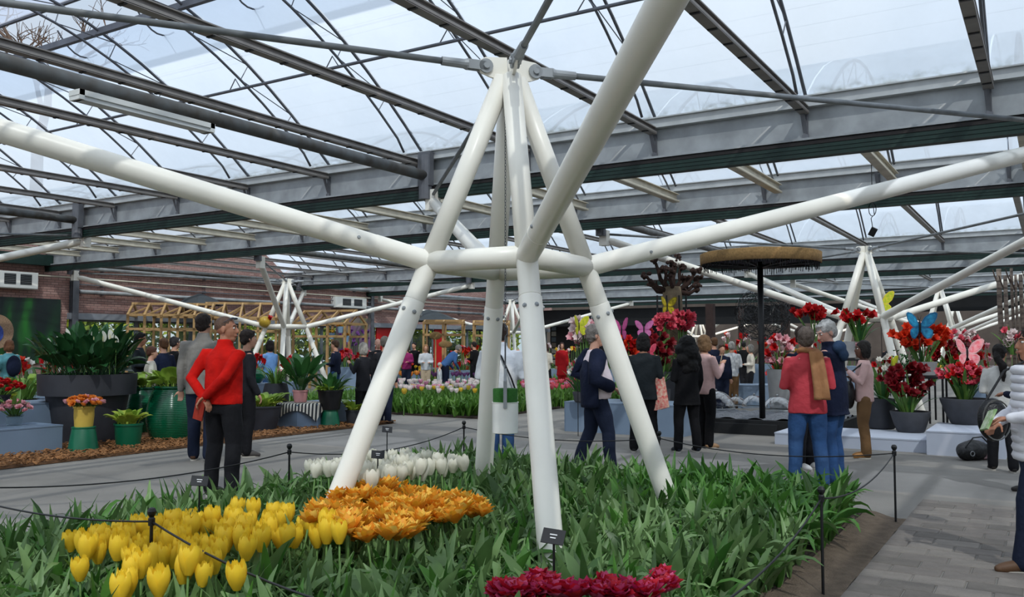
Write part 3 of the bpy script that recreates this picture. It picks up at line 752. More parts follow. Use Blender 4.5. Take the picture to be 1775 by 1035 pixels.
whi = [(85,350),(60,370),(110,400),(75,415),(95,450),(130,455),(190,340),(205,385),(235,320),(250,350),(260,375),(195,420),(225,425),(250,420),(280,415),(315,340),(320,385),(335,410),(365,355),(380,385),(390,415),(405,330),(430,385),(465,350),(490,380),(500,395),(540,350),(545,375),(605,365),(130,330),(-90,395),(-130,385),(-190,380),(-160,400),(-60,390),(-40,370),(20,390),(160,380),(300,320),(345,370),(290,365)]
for (a, b) in whi:
    p = at(600 + a / 2.957, 685 + b / 2.957 + 8, 0.48 + rb.uniform(-.04, .04))
    cup_tulip('white_tulip', p, WP, 'cream-white tulip flower in the white patch behind the orange ones', 'tulip', 'white tulips in the front bed', rb, rb.uniform(1.05, 1.3))
def double_mb(rr, R=.055, H=.07, rows=((5, .35, .75), (7, .7, .95), (9, 1.0, 1.0), (6, 1.15, .8)), spread=1.0):
    m = MB()
    for q, (n, sp, hh) in enumerate(rows):
        m.cur = q % 2
        for j in range(n):
            az = 2 * PI * (j + .5 * q + rr.uniform(-.2, .2)) / n
            leaf_strip(m, (.006 * math.cos(az), .006 * math.sin(az), -.01), az, (H * 1.2) * hh * rr.uniform(.85, 1.1), R * rr.uniform(.75, 1.0), .15 + sp * .75 * spread, rr.uniform(-.5, .5), 4, rr.uniform(.3, .8), rr.uniform(-.6, .6))
    return m
ORM = [double_mb(random.Random(40 + i), .058, .085, ((6, .15, .9), (8, .45, 1.0), (9, .8, 1.0), (7, 1.1, .9))).mesh('bloom', [M_ORA, M_ORB], True) for i in range(4)]
MGM = [double_mb(random.Random(50 + i), .055, .06, ((5, .2, .9), (7, .5, 1.0), (9, .85, 1.0), (9, 1.15, 1.0), (7, 1.4, .9))).mesh('bloom', [M_MAG, M_CRI] if i % 2 else [M_CRI, M_MAG], True) for i in range(4)]
def double_tulip(name, p, me, label, cat, group, rr, sc):
    t = thing(name, p, label, cat, group); t.rotation_euler = (rr.uniform(-.3, .3), rr.uniform(-.3, .3), rr.uniform(0, 6.28)); t.scale = (sc,) * 3
    link('bloom', me, t); link('stem', STEM, t, None, None, (1, 1, max(.5, (p.z - .04) / .34 / sc)))
def inpoly(x, y, P):
    c = False; j = len(P) - 1
    for i in range(len(P)):
        if (P[i][1] > y) != (P[j][1] > y) and x < (P[j][0] - P[i][0]) * (y - P[i][1]) / (P[j][1] - P[i][1]) + P[i][0]: c = not c
        j = i
    return c
OP = [(575, 868), (610, 850), (640, 846), (700, 846), (750, 860), (800, 866), (845, 880), (842, 895), (780, 902), (735, 900), (712, 928), (650, 935), (600, 930), (590, 905), (535, 908), (528, 892)]
done = []; tries = 0
while len(done) < 95 and tries < 9000:
    tries += 1
    u, v = rb.uniform(520, 850), rb.uniform(840, 940)
    if not inpoly(u, v, OP) or any(abs(u - a) < 15 and abs(v - b) < 9 for a, b in done): continue
    done.append((u, v)); p = at(u, v + 4, .42 + rb.uniform(-.04, .07))
    double_tulip('orange_tulip', p, rb.choice(ORM), 'ruffled double orange tulip in the orange patch beside the left pylon leg', 'tulip', 'orange tulips in the front bed', rb, rb.uniform(.95, 1.25))
for (a, b) in ((495, 650),):
    double_tulip('orange_tulip', at(600 + a / 2.957, 685 + b / 2.957, .42), ORM[0], 'single orange double tulip standing apart from the orange patch', 'tulip', 'orange tulips in the front bed', rb, .8)
for (a, b) in ((780,1020),(930,995),(985,955),(1040,980),(970,1020),(1130,1010),(1230,1010),(1330,985),(1345,1020),(1440,1005),(1500,1020),(1625,960),(1655,990),(1600,1005),(830,1030),(1070,1025),(1180,1030),(1280,1030),(1560,1030),(900,1025),(1400,1030)):
    p = at(600 + a / 2.957, 685 + b / 2.957, .44)
    double_tulip('red_tulip', p, rb.choice(MGM), 'crimson and magenta double tulip at the lower picture edge', 'tulip', 'red double tulips in the front bed', rb, rb.uniform(1.05, 1.3))

# ------------------------------------------------------------------ bed labels, rope posts, ropes
M_PRINT = pm('white_print', '#d9d9d9', 0.6, 0.05)
def stake(u, v, label, yaw=0.0, z=.62):
    p = at(u, v, z); t = thing('plant_label_stake', (p.x, p.y, 0.05), label, 'label stake', 'plant label stakes', YAW + yaw)
    m = MB(); m.tube([(0, 0, 0), (0, 0, z - .05)], .006, 6); m.build('stake', M_BLACK, t)
    R = Euler((math.radians(48), math.radians(6), 0)).to_matrix()
    m = MB(); m.box((0, -.012, z - .04), (.105, .075, .005), R); pl = m.build('plate', M_BLACK, t)
    for k, w in ((.008, .034), (-.008, .026)):
        m = MB(); m.box(Vector((0, -.012, z - .04)) + R @ Vector((0, k, .003)), (w, .005, .001), R); m.build('print', M_PRINT, pl)
stake(960, 933, 'black plant label on a stake in front of the nearest pylon leg', -.25)
stake(346, 836, 'black plant label on a stake behind the yellow tulips', .25)
stake(655, 790, 'black plant label on a stake above the orange tulips', .2)
stake(671, 746, 'black plant label on a stake behind the white tulips', .2)
PZ = 0.62
posts = {'p0': (-6.2, 2.9), 'p1': (-4.02, 2.93), 'p2': (-5.62, 5.44), 'p3': (-1.21, 5.48), 'p4': (-1.18, 8.09), 'p5': (-3.34, 8.16), 'p6': (-5.66, 8.12), 'p7': (-1.15, 2.4)}
plab = {'p0': 'thin black rope post beyond the left picture edge', 'p1': 'thin black rope post standing in front of the yellow tulips', 'p2': 'thin black rope post left of the white tulips', 'p3': 'thin black rope post amid dark leaves in front of the red-jacketed woman', 'p4': 'thin black rope post at the sandy far corner of the bed', 'p5': 'thin black rope post beside the right pylon leg', 'p6': 'thin black rope post behind the rear pylon leg', 'p7': 'thin black rope post below the lower picture edge'}
for k, (x, y) in posts.items():
    t = thing('rope_post', (x, y, 0), plab[k], 'rope post', 'rope posts around the bed')
    m = MB(); m.tube([(0, 0, 0), (0, 0, PZ)], .009, 8); m.build('rod', M_BLACK, t)
    m = MB(); m.lathe([(.004, PZ - .06), (.018, PZ - .055), (.018, PZ - .02), (.012, PZ - .012), (.022, PZ + .004), (.024, PZ + .018), (.016, PZ + .034), (.003, PZ + .038)], 10); m.build('knob', M_BLACK, t)
def rope(a, b, sag, label):
    A = Vector((*posts[a], PZ - .035)); B = Vector((*posts[b], PZ - .035)); n = 16
    m = MB(); m.tube([A.lerp(B, i / n) - Vector((0, 0, sag * 4 * (i / n) * (1 - i / n))) - A for i in range(n + 1)], .0055, 6)
    o = m.build('barrier_rope', M_BLACK, None, True, A); tag(o, label, 'rope', 'black ropes around the bed')
rope('p1', 'p0', .06, 'black rope running left from the post in the yellow tulips')
rope('p1', 'p7', .12, 'black rope dropping from the yellow-tulip post across the front leaves')
rope('p2', 'p0', .10, 'black rope between the grey walk and the left bed edge')
rope('p2', 'p6', .12, 'black rope passing behind the left pylon leg')
rope('p3', 'p7', .14, 'black rope hanging over the right front leaves')
rope('p3', 'p4', .10, 'black rope between the post in the leaves and the sandy corner')
rope('p4', 'p5', .09, 'black rope along the far bed edge behind the red-jacketed woman')
rope('p5', 'p6', .08, 'black rope along the far bed edge between the pylon legs')

# hanging bucket inside the pylon
bz = zat(750, 6.55)
bk = thing('hanging_bucket', (-3.50, 5.56, bz), 'white bucket with a green filling hanging inside the big pylon', 'bucket')
M_BUC = pm('white_bucket_plastic', '#f0f1ec', 0.4, 0.05, 6); M_BGR = pm('green_moss_block', '#2f6a25', 0.85, 0.25, 30, bump=.5)
m = MB(); m.lathe([(.088, 0), (.096, .004), (.098, .225), (.102, .228), (.102, .232), (.094, .232), (.092, .02), (.0, .02)], 28, (0, 0, 0), (True, False)); edgesplit(m.build('shell', M_BUC, bk))
m = MB(); m.lathe([(.090, .20), (.092, .225), (.093, .325), (.088, .332), (0.001, .332)], 28); edgesplit(m.build('green_block', M_BGR, bk))
fwd = Vector((-math.sin(YAW), math.cos(YAW), 0)); rgt = Vector((math.cos(YAW), math.sin(YAW), 0))
m = MB(); m.box(fwd * -.108 + Vector((0, 0, .29)), (.026, .006, .20), (0, 0, YAW)); m.box(fwd * .108 + Vector((0, 0, .29)), (.026, .006, .20), (0, 0, YAW)); m.bar(fwd * -.108 + Vector((0, 0, .38)), Vector((0, 0, .48)), .022, .006); m.bar(fwd * .108 + Vector((0, 0, .38)), Vector((0, 0, .48)), .022, .006); m.build('strap', M_GALV, bk)
m = MB(); m.tube([(0, 0, .46), (0, 0, .72)], .006, 6); m.tube([(0, 0, .72), (.02, 0, .74), (.02, 0, .78), (0, 0, .80)], .005, 6); m.build('hook', M_GALVD, bk)
m = MB(); z = .78; i = 0
while z < 3.42 - bz:
    a = (i % 2) * PI / 2; c, s = math.cos(a), math.sin(a)
    m.tube([(.007 * math.cos(q) * c, .007 * math.cos(q) * s, z + .014 * math.sin(q)) for q in [k * PI / 4 for k in range(9)]], .0022, 4, False); z += .023; i += 1
m.build('chain', M_GALVD, bk)
# ================================================================== displays: plinths, pots, plants, frames
M_PLB = pm('blue_grey_paint', '#74869b', 0.6, 0.08, 3); M_PLL = pm('pale_grey_paint', '#b2b9c8', 0.6, 0.06, 3)
M_POTD = pm('charcoal_pot', '#33343a', 0.55, 0.2, 6); M_POTG = pm('stone_grey_pot', '#46474c', 0.75, 0.2, 9); M_POTM = pm('mid_grey_pot', '#8f9092', 0.7, 0.15, 8)
M_GLZ = pm('green_glaze', '#0b5b3c', 0.16, 0.35, 4, spec=0.6); M_GRN = pm('green_plastic', '#0d6244', 0.35, 0.15, 5); M_YPOT = pm('yellow_pot', '#c6a848', 0.6, 0.12, 8)
M_PINKP = pm('pink_pot', '#d99a98', 0.6, 0.1, 6); M_TAN = pm('tan_pine_timber', '#b89463', 0.65, 0.22, 9, stretch=(8, 8, 1)); M_CHIP = pm('bark_mulch', '#7a5330', 0.95, 0.45, 22, bump=1.0, detail=8)
M_WICK = pm('woven_straw', '#9d7c4e', 0.85, 0.35, 30, bump=.7)
M_LILY = leafmat('dark_glossy_leaves', '#1d3f22', '#2f5c33', 0.3, 0.12); M_HOS = leafmat('hosta_leaves', '#568228', '#a3bb4a', 0.4, 0.25); M_LIME = leafmat('lime_leaves', '#8fae3a', '#c3cc58', 0.45, 0.3)
M_STR = leafmat('palm_green_leaves', '#28502a', '#3f7338', 0.35, 0.2); M_GRASS = leafmat('grassy_leaves', '#3e6a2c', '#6f9646', 0.5, 0.25)
M_SPA = leafmat('white_spathe', '#e9ead8', '#f6f5ea', 0.5, 0.3)
P_RED = leafmat('red_amaryllis', '#b0101a', '#d62522', .45, .2); P_DRED = leafmat('dark_red_amaryllis', '#6a0c16', '#8e1420', .45, .15); P_OR = leafmat('orange_red_amaryllis', '#cf2a12', '#ea4a22', .45, .2)
P_PINK = leafmat('pink_blossom', '#e79aa6', '#f3c3c9', .5, .3); P_ROSE = leafmat('rose_red_blossom', '#d2405a', '#e8707c', .5, .25); P_WPINK = leafmat('white_pink_blossom', '#efd6d4', '#f8eeec', .5, .3)
P_ORF = leafmat('orange_mum', '#e07a22', '#f2a04e', .5, .25); P_PUR = leafmat('purple_blossom', '#6a3a86', '#9a63ad', .5, .25); P_YF = leafmat('yellow_blossom', '#e2b521', '#f2d55a', .5, .3); P_WF = leafmat('white_blossom', '#e9e6dc', '#faf8f0', .5, .3)

def single_leaf(L, W, lean, bend, fold, mat, n=6, pet=0.0, name='leaf', twist=0.0):
    m = MB()
    if pet:
        a = Vector((math.sin(lean * .5), 0, math.cos(lean * .5))) * pet
        m.tube([(0, 0, 0), a], .006, 4, False)
        leaf_strip(m, a, 0, L, W, lean, bend, n, fold, twist)
    else: leaf_strip(m, (0, 0, 0), 0, L, W, lean, bend, n, fold, twist)
    return m.mesh(name, mat, True)
def rosette(parent, n, metas, R, z, seed, sc=(.8, 1.15), tilt=.25, name='leaf'):
    rr = random.Random(seed)
    for i in range(n):
        az = i * 2.39996 + rr.uniform(-.3, .3); r = R * math.sqrt(rr.random())
        link(name, rr.choice(metas), parent, (r * math.cos(az), r * math.sin(az), z), (rr.uniform(-tilt, tilt), rr.uniform(-tilt, tilt), az), rr.uniform(*sc))
def lathe_part(parent, name, prof, mat, n=32, z=0, sq=False):
    m = MB(); m.lathe(prof, n, (0, 0, z), (True, True)); return edgesplit(m.build(name, mat, parent), 35)
def pot_prof(rt_, rb_, h, lip=.03, wall=.02, lipw=.012):
    return [(rb_, 0), (rb_ + (rt_ - rb_) * .5, h * .5), (rt_ - lipw, h - lip), (rt_, h - lip), (rt_, h), (rt_ - wall, h), (rt_ - wall, h - lip), (rt_ - wall - .01, h - .05), (.001, h - .05)]
def box_thing(name, c, size, mat, label, cat, group=None, rz=0.0, lip=True):
    t = thing(name, c, label, cat, group, rz)
    m = MB(); m.box((0, 0, size[2] / 2 - .01), (size[0], size[1], size[2] - .02)); m.build('body', mat, t)
    m = MB(); m.box((0, 0, size[2] - .01), (size[0] + .01, size[1] + .01, .02)); m.build('top', mat, t)
    return t

# mulch strip on the left
m = MB(); m.grid(lambda a, b: (-26.0 + 15.15 * b, 1.0 + 12.3 * a, .03 * (1 - b ** 12) + .008 * math.sin(40 * a) * math.sin(60 * b) + .006), 40, 40)
tag(m.build('mulch_bed', M_CHIP, None, True), 'brown bark mulch under the left plant display', None, None, 'structure')
m = MB(); rr = random.Random(8)
for i in range(5200):
    x = -10.8 - abs(rr.gauss(0, 1.0)); y = rr.uniform(4, 13.3); s = rr.uniform(.012, .03)
    m.box((x, y, .045 + rr.uniform(0, .015)), (s * 2.2, s, .006), (rr.uniform(-.5, .5), rr.uniform(-.5, .5), rr.uniform(0, 6.3)))
tag(m.build('mulch_chips', pm('mulch_chip', '#96683f', .9, .45, 30), None), 'loose brown bark chips along the edge of the mulch', 'mulch', None, 'stuff')

# --- giant charcoal pot with peace lily
p = at(150, 766); t = thing('planter_pot', p, 'giant charcoal flower pot with a peace lily on the mulch', 'pot')
lathe_part(t, 'body', [(.46, 0), (.48, .02), (.60, .76), (.56, .76), (.5, .70), (.001, .70)], M_POTD, 48)
lathe_part(t, 'rim', [(.62, .74), (.70, .74), (.715, 1.06), (.665, 1.06), (.64, .80), (.60, .80)], M_POTD, 48)
lathe_part(t, 'soil', [(.64, .93), (.3, .99), (.001, 1.0)], M_CHIP, 24)
t = thing('peace_lily', p + Vector((0, 0, .98)), 'big dark green peace lily with white spathes in the giant pot', 'plant')
LL = [single_leaf(.42, .19, .55, 1.2, .3, M_LILY, 6, .30), single_leaf(.38, .16, .3, 1.0, .35, M_LILY, 6, .42), single_leaf(.38, .18, .8, 1.2, .25, M_LILY, 6, .24), single_leaf(.40, .13, .1, .6, .3, M_LILY, 6, .48, twist=.3)]
rosette(t, 175, LL, .50, 0, 3, (.75, 1.1), .5)
SP = []
m = MB(); leaf_strip(m, (0, 0, .62), 0, .19, .10, .1, .2, 6, .5); spm = m.mesh('spathe', M_SPA, True)
m = MB(); m.tube([(0, 0, 0), (0, 0, .62)], .006, 5); spst = m.mesh('stalk', M_STEM)
m = MB(); m.tube([(0.01, 0, .63), (.014, 0, .72)], [.011, .008], 6); spx = m.mesh('spadix', pm('cream_spadix', '#d9d3a0', .7, .1))
for k, (du, h) in enumerate(((-26, 1.0), (6, 1.0), (20, .98), (-42, .96), (36, .95), (-58, .92), (58, .86), (48, 1.12))):
    e = Vector((math.cos(YAW), math.sin(YAW), 0)) * (du / 111.0) + Vector((math.sin(YAW), -math.cos(YAW), 0)) * .22
    s = link('flower_spathe', spm, t, e, (0, 0, YAW - PI / 2 + (k % 3 - 1) * .35), h * (.86 if k % 2 else .98)); link('stalk', spst, s); link('spadix', spx, s)

# --- green glazed ribbed jars with hostas
HL = [single_leaf(.26, .19, .9, 1.3, .2, M_HOS, 6, .10), single_leaf(.20, .15, .5, 1.0, .3, M_HOS, 6, .12), single_leaf(.26, .18, .9, 1.3, .2, M_HOS, 6, .08)]
HLL = [single_leaf(.17, .085, .8, 1.1, .3, M_LIME, 6, .06), single_leaf(.16, .08, .5, 1.0, .3, M_HOS, 6, .07)]
def ribbed_jar(p, h, rmax, label):
    t = thing('glazed_jar', p, label, 'jar', 'green glazed ribbed jars')
    prof = []
    for i in range(91):
        s = i / 90; r = rmax * (.66 + .34 * math.sin(PI * min(1, .12 + s * .86)) ** .9)
        prof.append((r + (.006 if i % 3 == 1 else 0), h * s))
    prof += [(rmax * .70, h), (rmax * .68, h * .94), (.001, h * .94)]
    m = MB(); m.lathe(prof, 40); m.build('body', M_GLZ, t, True)
    m = MB(); m.lathe([(rmax * .76, h - .03), (rmax * .80, h - .01), (rmax * .78, h + .015), (rmax * .7, h + .01)], 40, (0, 0, 0), (False, False)); m.build('lip', M_GLZ, t, True)
    m = MB(); m.lathe([(rmax * .7, h * .96), (.001, h * .985)], 20); m.build('soil', M_CHIP, t)
p = at(299, 761); ribbed_jar(p, .84, .41, 'larger green glazed ribbed jar with hosta, near the red-jumper man')
t = thing('hosta', p + Vector((0, 0, .80)), 'broad-leaved light green hosta in the larger glazed jar', 'plant'); rosette(t, 42, HL, .30, 0, 5, (.9, 1.35), .2)
p = at(243, 751); ribbed_jar(p, .78, .34, 'smaller green glazed ribbed jar half hidden behind the giant pot')
t = thing('hosta', p + Vector((0, 0, .75)), 'light green hosta in the smaller glazed jar', 'plant'); rosette(t, 34, HL, .24, 0, 6, (.8, 1.15), .2)
# --- green pot with variegated hosta
p = at(222, 776); t = thing('flower_pot', p, 'dark green flower pot with a variegated hosta on the mulch', 'pot')
lathe_part(t, 'body', pot_prof(.205, .16, .36), M_GRN); lathe_part(t, 'soil', [(.18, .31), (.001, .32)], M_CHIP)
t = thing('variegated_hosta', p + Vector((0, 0, .31)), 'hosta with lime-edged leaves in the dark green pot', 'plant'); rosette(t, 40, HLL, .13, 0, 9, (1.0, 1.5), .2)
# --- yellow pot on green stool with mums
p = at(144, 784); t = thing('plant_stool', p, 'tapered green stool carrying the yellow pot', 'stool', 'tapered green plant stools')
lathe_part(t, 'body', [(.21, 0), (.205, .02), (.155, .33), (.15, .34)], M_GRN, 12); lathe_part(t, 'seat', [(.15, .335), (.16, .34), (.16, .355), (.15, .36)], M_GRN, 12)
t = thing('flower_pot', p + Vector((0, 0, .36)), 'small yellow flower pot on the tapered green stool', 'pot'); lathe_part(t, 'body', pot_prof(.145, .12, .29), M_YPOT); lathe_part(t, 'soil', [(.12, .24), (.001, .25)], M_CHIP)
def ruffle(mat, R=.06, seed=1, n=(6, 9, 10)):
    return double_mb(random.Random(seed), R, R, tuple((k, .3 + .5 * i, .9) for i, k in enumerate(n))).mesh('bloom', mat if isinstance(mat, list) else [mat, mat], True)
MUM_O, MUM_P, MUM_R = ruffle(P_ORF, .05, 1), ruffle(P_PINK, .05, 2), ruffle(P_RED, .05, 3)
def bloom_cluster(t, metas, n, R, H, z, seed, sc=1.0, stems=True, smat=None):
    """blooms on a dome, each on its own stem"""
    rr = random.Random(seed)
    st = MB()
    for i in range(n):
        f = (i + .5) / n; r = R * math.sqrt(f); az = i * 2.39996; zz = z + H * (1 - .55 * f) + rr.uniform(-.02, .02)
        q = Vector((r * math.cos(az), r * math.sin(az), zz)); link('bloom', rr.choice(metas), t, q, (rr.uniform(-.3, .3) - .7 * f * math.sin(az), rr.uniform(-.3, .3) + .7 * f * math.cos(az), rr.uniform(0, 6.3)), sc * rr.uniform(.85, 1.15))
        if stems: st.tube([(q.x * .3, q.y * .3, z), (q.x * .7, q.y * .7, z + (zz - z) * .6), q], .006, 4, False)
    if stems: tag(st.build('stems', smat or M_STEM, t), None, None, None, 'stuff')
t = thing('potted_flowers', p + Vector((0, 0, .6)), 'orange and pink flowers in the small yellow pot', 'flowers'); bloom_cluster(t, [MUM_O, MUM_O, MUM_P], 46, .25, .17, 0, 12, 1.0)

# --- left plinths with flowers
box_thing('display_plinth', (-12.35, 6.75, 0.02), (.75, 1.0, .36), M_PLB, 'low blue-grey display box at the left picture edge', 'plinth', 'blue-grey display plinths')
box_thing('display_plinth', (-13.35, 7.15, 0.02), (.8, 1.6, .62), M_PLB, 'taller blue-grey display box behind the low one at the left', 'plinth', 'blue-grey display plinths')
M_CLR = glassmat('clear_vase_glass', (.92, .96, .95), .85)
def pot_flowers(pos, r, h, pmat, metas, nb, R, H, label_pot, label_fl, seed, sc=1.0, foliage=None, nf=20):
    t = thing('flower_pot', pos, label_pot, 'pot'); lathe_part(t, 'body', pot_prof(r, r * .78, h), pmat, 24); lathe_part(t, 'soil', [(r * .85, h * .82), (.001, h * .84)], M_CHIP, 16)
    t = thing('potted_flowers', Vector(pos) + Vector((0, 0, h * .84)), label_fl, 'flowers')
    if foliage: rosette(t, nf, foliage, r * .6, 0, seed, (.8, 1.2), .3)
    bloom_cluster(t, metas, nb, R, H, 0, seed, sc)
GL = [single_leaf(.34, .05, .35, .8, .3, M_GRASS, 5), single_leaf(.28, .06, .6, .9, .3, M_GRASS, 5)]
b0 = Vector((-12.4, 6.55, .38))
pot_flowers(b0 + Vector((0, .25, 0)), .12, .16, M_CLR, [MUM_P], 22, .22, .2, 'clear glass bowl with pink flowers on the low left box', 'pink mums in the glass bowl on the low left box', 21, 1.0, GL, 14)
pot_flowers(b0 + Vector((0.05, -.15, 0)), .12, .16, M_CLR, [MUM_P], 22, .2, .2, 'second glass bowl with pink flowers on the low left box', 'pale pink mums nearest the left picture edge', 22, 1.0, GL, 14)
pot_flowers(Vector((-13.2, 7.0, .64)), .16, .14, M_POTD, [MUM_R], 40, .34, .22, 'dark bowl with rust-red flowers on the taller left box', 'rust-red mums on the taller left box', 23, 1.1, GL, 10)
# grass pot + lime plant behind
p = gd(40, 16.2) + Vector((0, 0, 0)); t = thing('flower_pot', p, 'black pot with upright grassy plant left of the giant pot', 'pot'); lathe_part(t, 'body', pot_prof(.26, .2, .52), M_BLACK); lathe_part(t, 'soil', [(.22, .45), (.001, .46)], M_CHIP)
t = thing('grassy_plant', p + Vector((0, 0, .46)), 'upright grassy green plant in the black pot at left', 'plant'); GG = [single_leaf(.5, .04, .2, .6, .3, M_GRASS, 6), single_leaf(.42, .05, .4, .9, .3, M_GRASS, 6)]; rosette(t, 60, GG, .2, 0, 31, (.8, 1.2), .2)
p = gd(6, 15.5); t = thing('flower_pot', p, 'dark pot with a lime leafed plant at the left picture edge', 'pot'); lathe_part(t, 'body', pot_prof(.2, .16, .5), M_POTD); lathe_part(t, 'soil', [(.16, .44), (.001, .45)], M_CHIP)
t = thing('lime_plant', p + Vector((0, 0, .45)), 'lime-green leafy plant at the left picture edge', 'plant'); rosette(t, 40, [single_leaf(.2, .12, .5, 1.0, .3, M_LIME, 5, .08)], .15, 0, 33, (.8, 1.2), .3)
p = gd(75, 17.5); t = thing('leafy_plant', p + Vector((0, 0, .5)), 'leafy green plant behind the giant pot', 'plant'); rosette(t, 60, HL, .5, .1, 35, (.9, 1.3), .3)
box_thing('display_plinth', p, (1.2, 1.2, .5), M_PLB, 'blue-grey plinth hidden behind the giant pot', 'plinth', 'blue-grey display plinths')
# --- black pot with hosta next to the red-jumper man
p = at(455, 749); t = thing('flower_pot', p, 'black tapered pot with a green hosta right of the red-jumper man', 'pot'); lathe_part(t, 'body', pot_prof(.33, .22, .46), M_POTD); lathe_part(t, 'soil', [(.28, .4), (.001, .41)], M_CHIP)
t = thing('hosta', p + Vector((0, 0, .40)), 'yellow-green hosta in the black tapered pot', 'plant'); rosette(t, 46, HLL + HL[:1], .2, 0, 41, (.9, 1.35), .25)
# --- angled blue-grey plinth with striped cloth and pink pot
pc = at(520, 741)
t = thing('display_plinth', pc, 'faceted blue-grey plinth under the striped cloth', 'plinth', 'blue-grey display plinths'); lathe_part(t, 'body', [(.46, 0), (.42, .40), (.43, .42)], M_PLB, 7); lathe_part(t, 'top', [(.43, .415), (.44, .42), (.44, .44), (.43, .445)], M_PLB, 7)
p2 = at(575, 738); box_thing('display_plinth', p2 + Vector((-.5, .3, 0)), (.9, 1.2, .42), M_PLB, 'low blue-grey plinth behind the green stool', 'plinth', 'blue-grey display plinths')
p3 = at(458, 728); box_thing('display_plinth', p3 + Vector((-.5, .2, 0)), (.7, .7, .72), M_PLB, 'pale blue plinth with red flowers behind the black pot', 'plinth', 'blue-grey display plinths')
def stripemat():
    m = bpy.data.materials.new('striped_cloth'); m.use_nodes = True; nt = m.node_tree; b = nt.nodes['Principled BSDF']
    tc = nt.nodes.new('ShaderNodeTexCoord'); w = nt.nodes.new('ShaderNodeTexWave'); w.inputs['Scale'].default_value = 5.5; rp = nt.nodes.new('ShaderNodeValToRGB'); rp.color_ramp.interpolation = 'CONSTANT'
    rp.color_ramp.elements[0].color = (*lin('#2b2b2f'), 1); rp.color_ramp.elements[1].position = .5; rp.color_ramp.elements[1].color = (*lin('#d8d2c4'), 1)
    nt.links.new(tc.outputs['Object'], w.inputs['Vector']); nt.links.new(w.outputs['Fac'], rp.inputs[0]); nt.links.new(rp.outputs[0], b.inputs['Base Color']); b.inputs['Roughness'].default_value = .9
    return m
m = MB()
def cloth(i, j):
    x, y = (i - .5) * 1.1, (j - .5) * 1.1; r = math.hypot(x, y); d = max(0, r - .42)
    k = .43 / r if r > .43 else 1
    return (x * (1 if r < .43 else k + (1 - k) * .18), y * (1 if r < .43 else k + (1 - k) * .18), .458 - d * .95)
m.grid(cloth, 18, 18); o = m.build('striped_cloth', stripemat(), None, True, pc + Vector((0, 0, .0)), (0, 0, .6)); tag(o, 'black and cream striped cloth draped under the pink pot', 'cloth')
t = thing('flower_pot', pc + Vector((0, 0, .465)), 'pink flower pot on the striped cloth', 'pot'); lathe_part(t, 'body', pot_prof(.145, .11, .22), M_PINKP); lathe_part(t, 'soil', [(.12, .17), (.001, .18)], M_CHIP)
t = thing('paddle_leaf_plant', pc + Vector((0, 0, .64)), 'tall plant with big dark paddle leaves in the pink pot', 'plant')
SL = [single_leaf(.46, .17, .25, .5, .35, M_STR, 6, .36), single_leaf(.42, .15, .45, .9, .35, M_STR, 6, .30), single_leaf(.36, .12, .8, 1.0, .3, M_STR, 6, .15)]
rosette(t, 34, SL, .07, 0, 51, (.8, 1.1), .3)
# dark vase with grass, left of it
p = at(487, 741) + Vector((-.25, .1, 0)); t = thing('floor_vase', p, 'tall dark vase with drooping grass beside the pink pot', 'vase'); lathe_part(t, 'body', [(.2, 0), (.24, .3), (.24, .62), (.2, .8), (.17, .8), (.17, .74), (.001, .74)], M_POTD)
t = thing('grassy_plant', p + Vector((0, 0, .74)), 'drooping grass in the tall dark vase', 'plant'); rosette(t, 70, [single_leaf(.55, .025, .4, 1.9, .3, M_GRASS, 6)], .1, 0, 53, (.7, 1.1), .3)
# green stool + black pot + plant
p = at(572, 741); t = thing('plant_stool', p, 'tapered green stool carrying the wide black pot', 'stool', 'tapered green plant stools')
lathe_part(t, 'body', [(.20, 0), (.195, .02), (.14, .30), (.135, .31)], M_GRN, 12); lathe_part(t, 'seat', [(.14, .305), (.15, .31), (.15, .325), (.14, .33)], M_GRN, 12)
t = thing('flower_pot', p + Vector((0, 0, .33)), 'wide black pot on the tapered green stool', 'pot'); lathe_part(t, 'body', pot_prof(.24, .17, .36), M_BLACK); lathe_part(t, 'soil', [(.2, .3), (.001, .31)], M_CHIP)
t = thing('broadleaf_plant', p + Vector((0, 0, .63)), 'spreading broad-leaved plant in the wide black pot', 'plant'); rosette(t, 50, [single_leaf(.3, .09, .5, 1.1, .3, M_STR, 6, .08), single_leaf(.26, .08, .9, 1.1, .3, M_HOS, 6, .05)], .18, 0, 55, (.8, 1.25), .3)
p = at(614, 738); t = thing('flower_pot', p, 'small black pot with hosta behind the left pylon leg', 'pot'); lathe_part(t, 'body', pot_prof(.17, .13, .30), M_POTD); t2 = thing('hosta', p + Vector((0, 0, .25)), 'green hosta in the small black pot by the left pylon leg', 'plant'); rosette(t2, 30, HLL + HL[:1], .12, 0, 57, (.9, 1.2), .3)
# red flower vase on pale blue plinth
pf = p3 + Vector((-.5, .2, .72)); t = thing('flower_vase', pf, 'round dark green vase with red flowers on the pale blue plinth', 'vase'); lathe_part(t, 'body', [(.1, 0), (.2, .1), (.2, .2), (.12, .3), (.09, .3), (.09, .26), (.001, .26)], M_GLZ)
def trumpet(mat, R=.10, seed=0):
    """amaryllis bloom facing +z: six pointed tepals round a throat"""
    rr = random.Random(seed); m = MB()
    for j in range(6):
        leaf_strip(m, (0, 0, -.05), j * PI / 3 + .1 * (j % 2), R * 1.45, R * (.95 if j % 2 else .8), .25, 1.15 + rr.uniform(-.15, .15), 5, .25)
    m.tube([(0, 0, -.09), (0, 0, -.04)], [.012, .022], 6); return m.mesh('bloom', mat, True)
T_RED, T_DRED, T_OR, T_ROSE, T_PINK, T_WP, T_W = trumpet(P_RED), trumpet(P_DRED), trumpet(P_OR), trumpet(P_ROSE), trumpet(P_PINK), trumpet(P_WPINK), trumpet(P_WF)
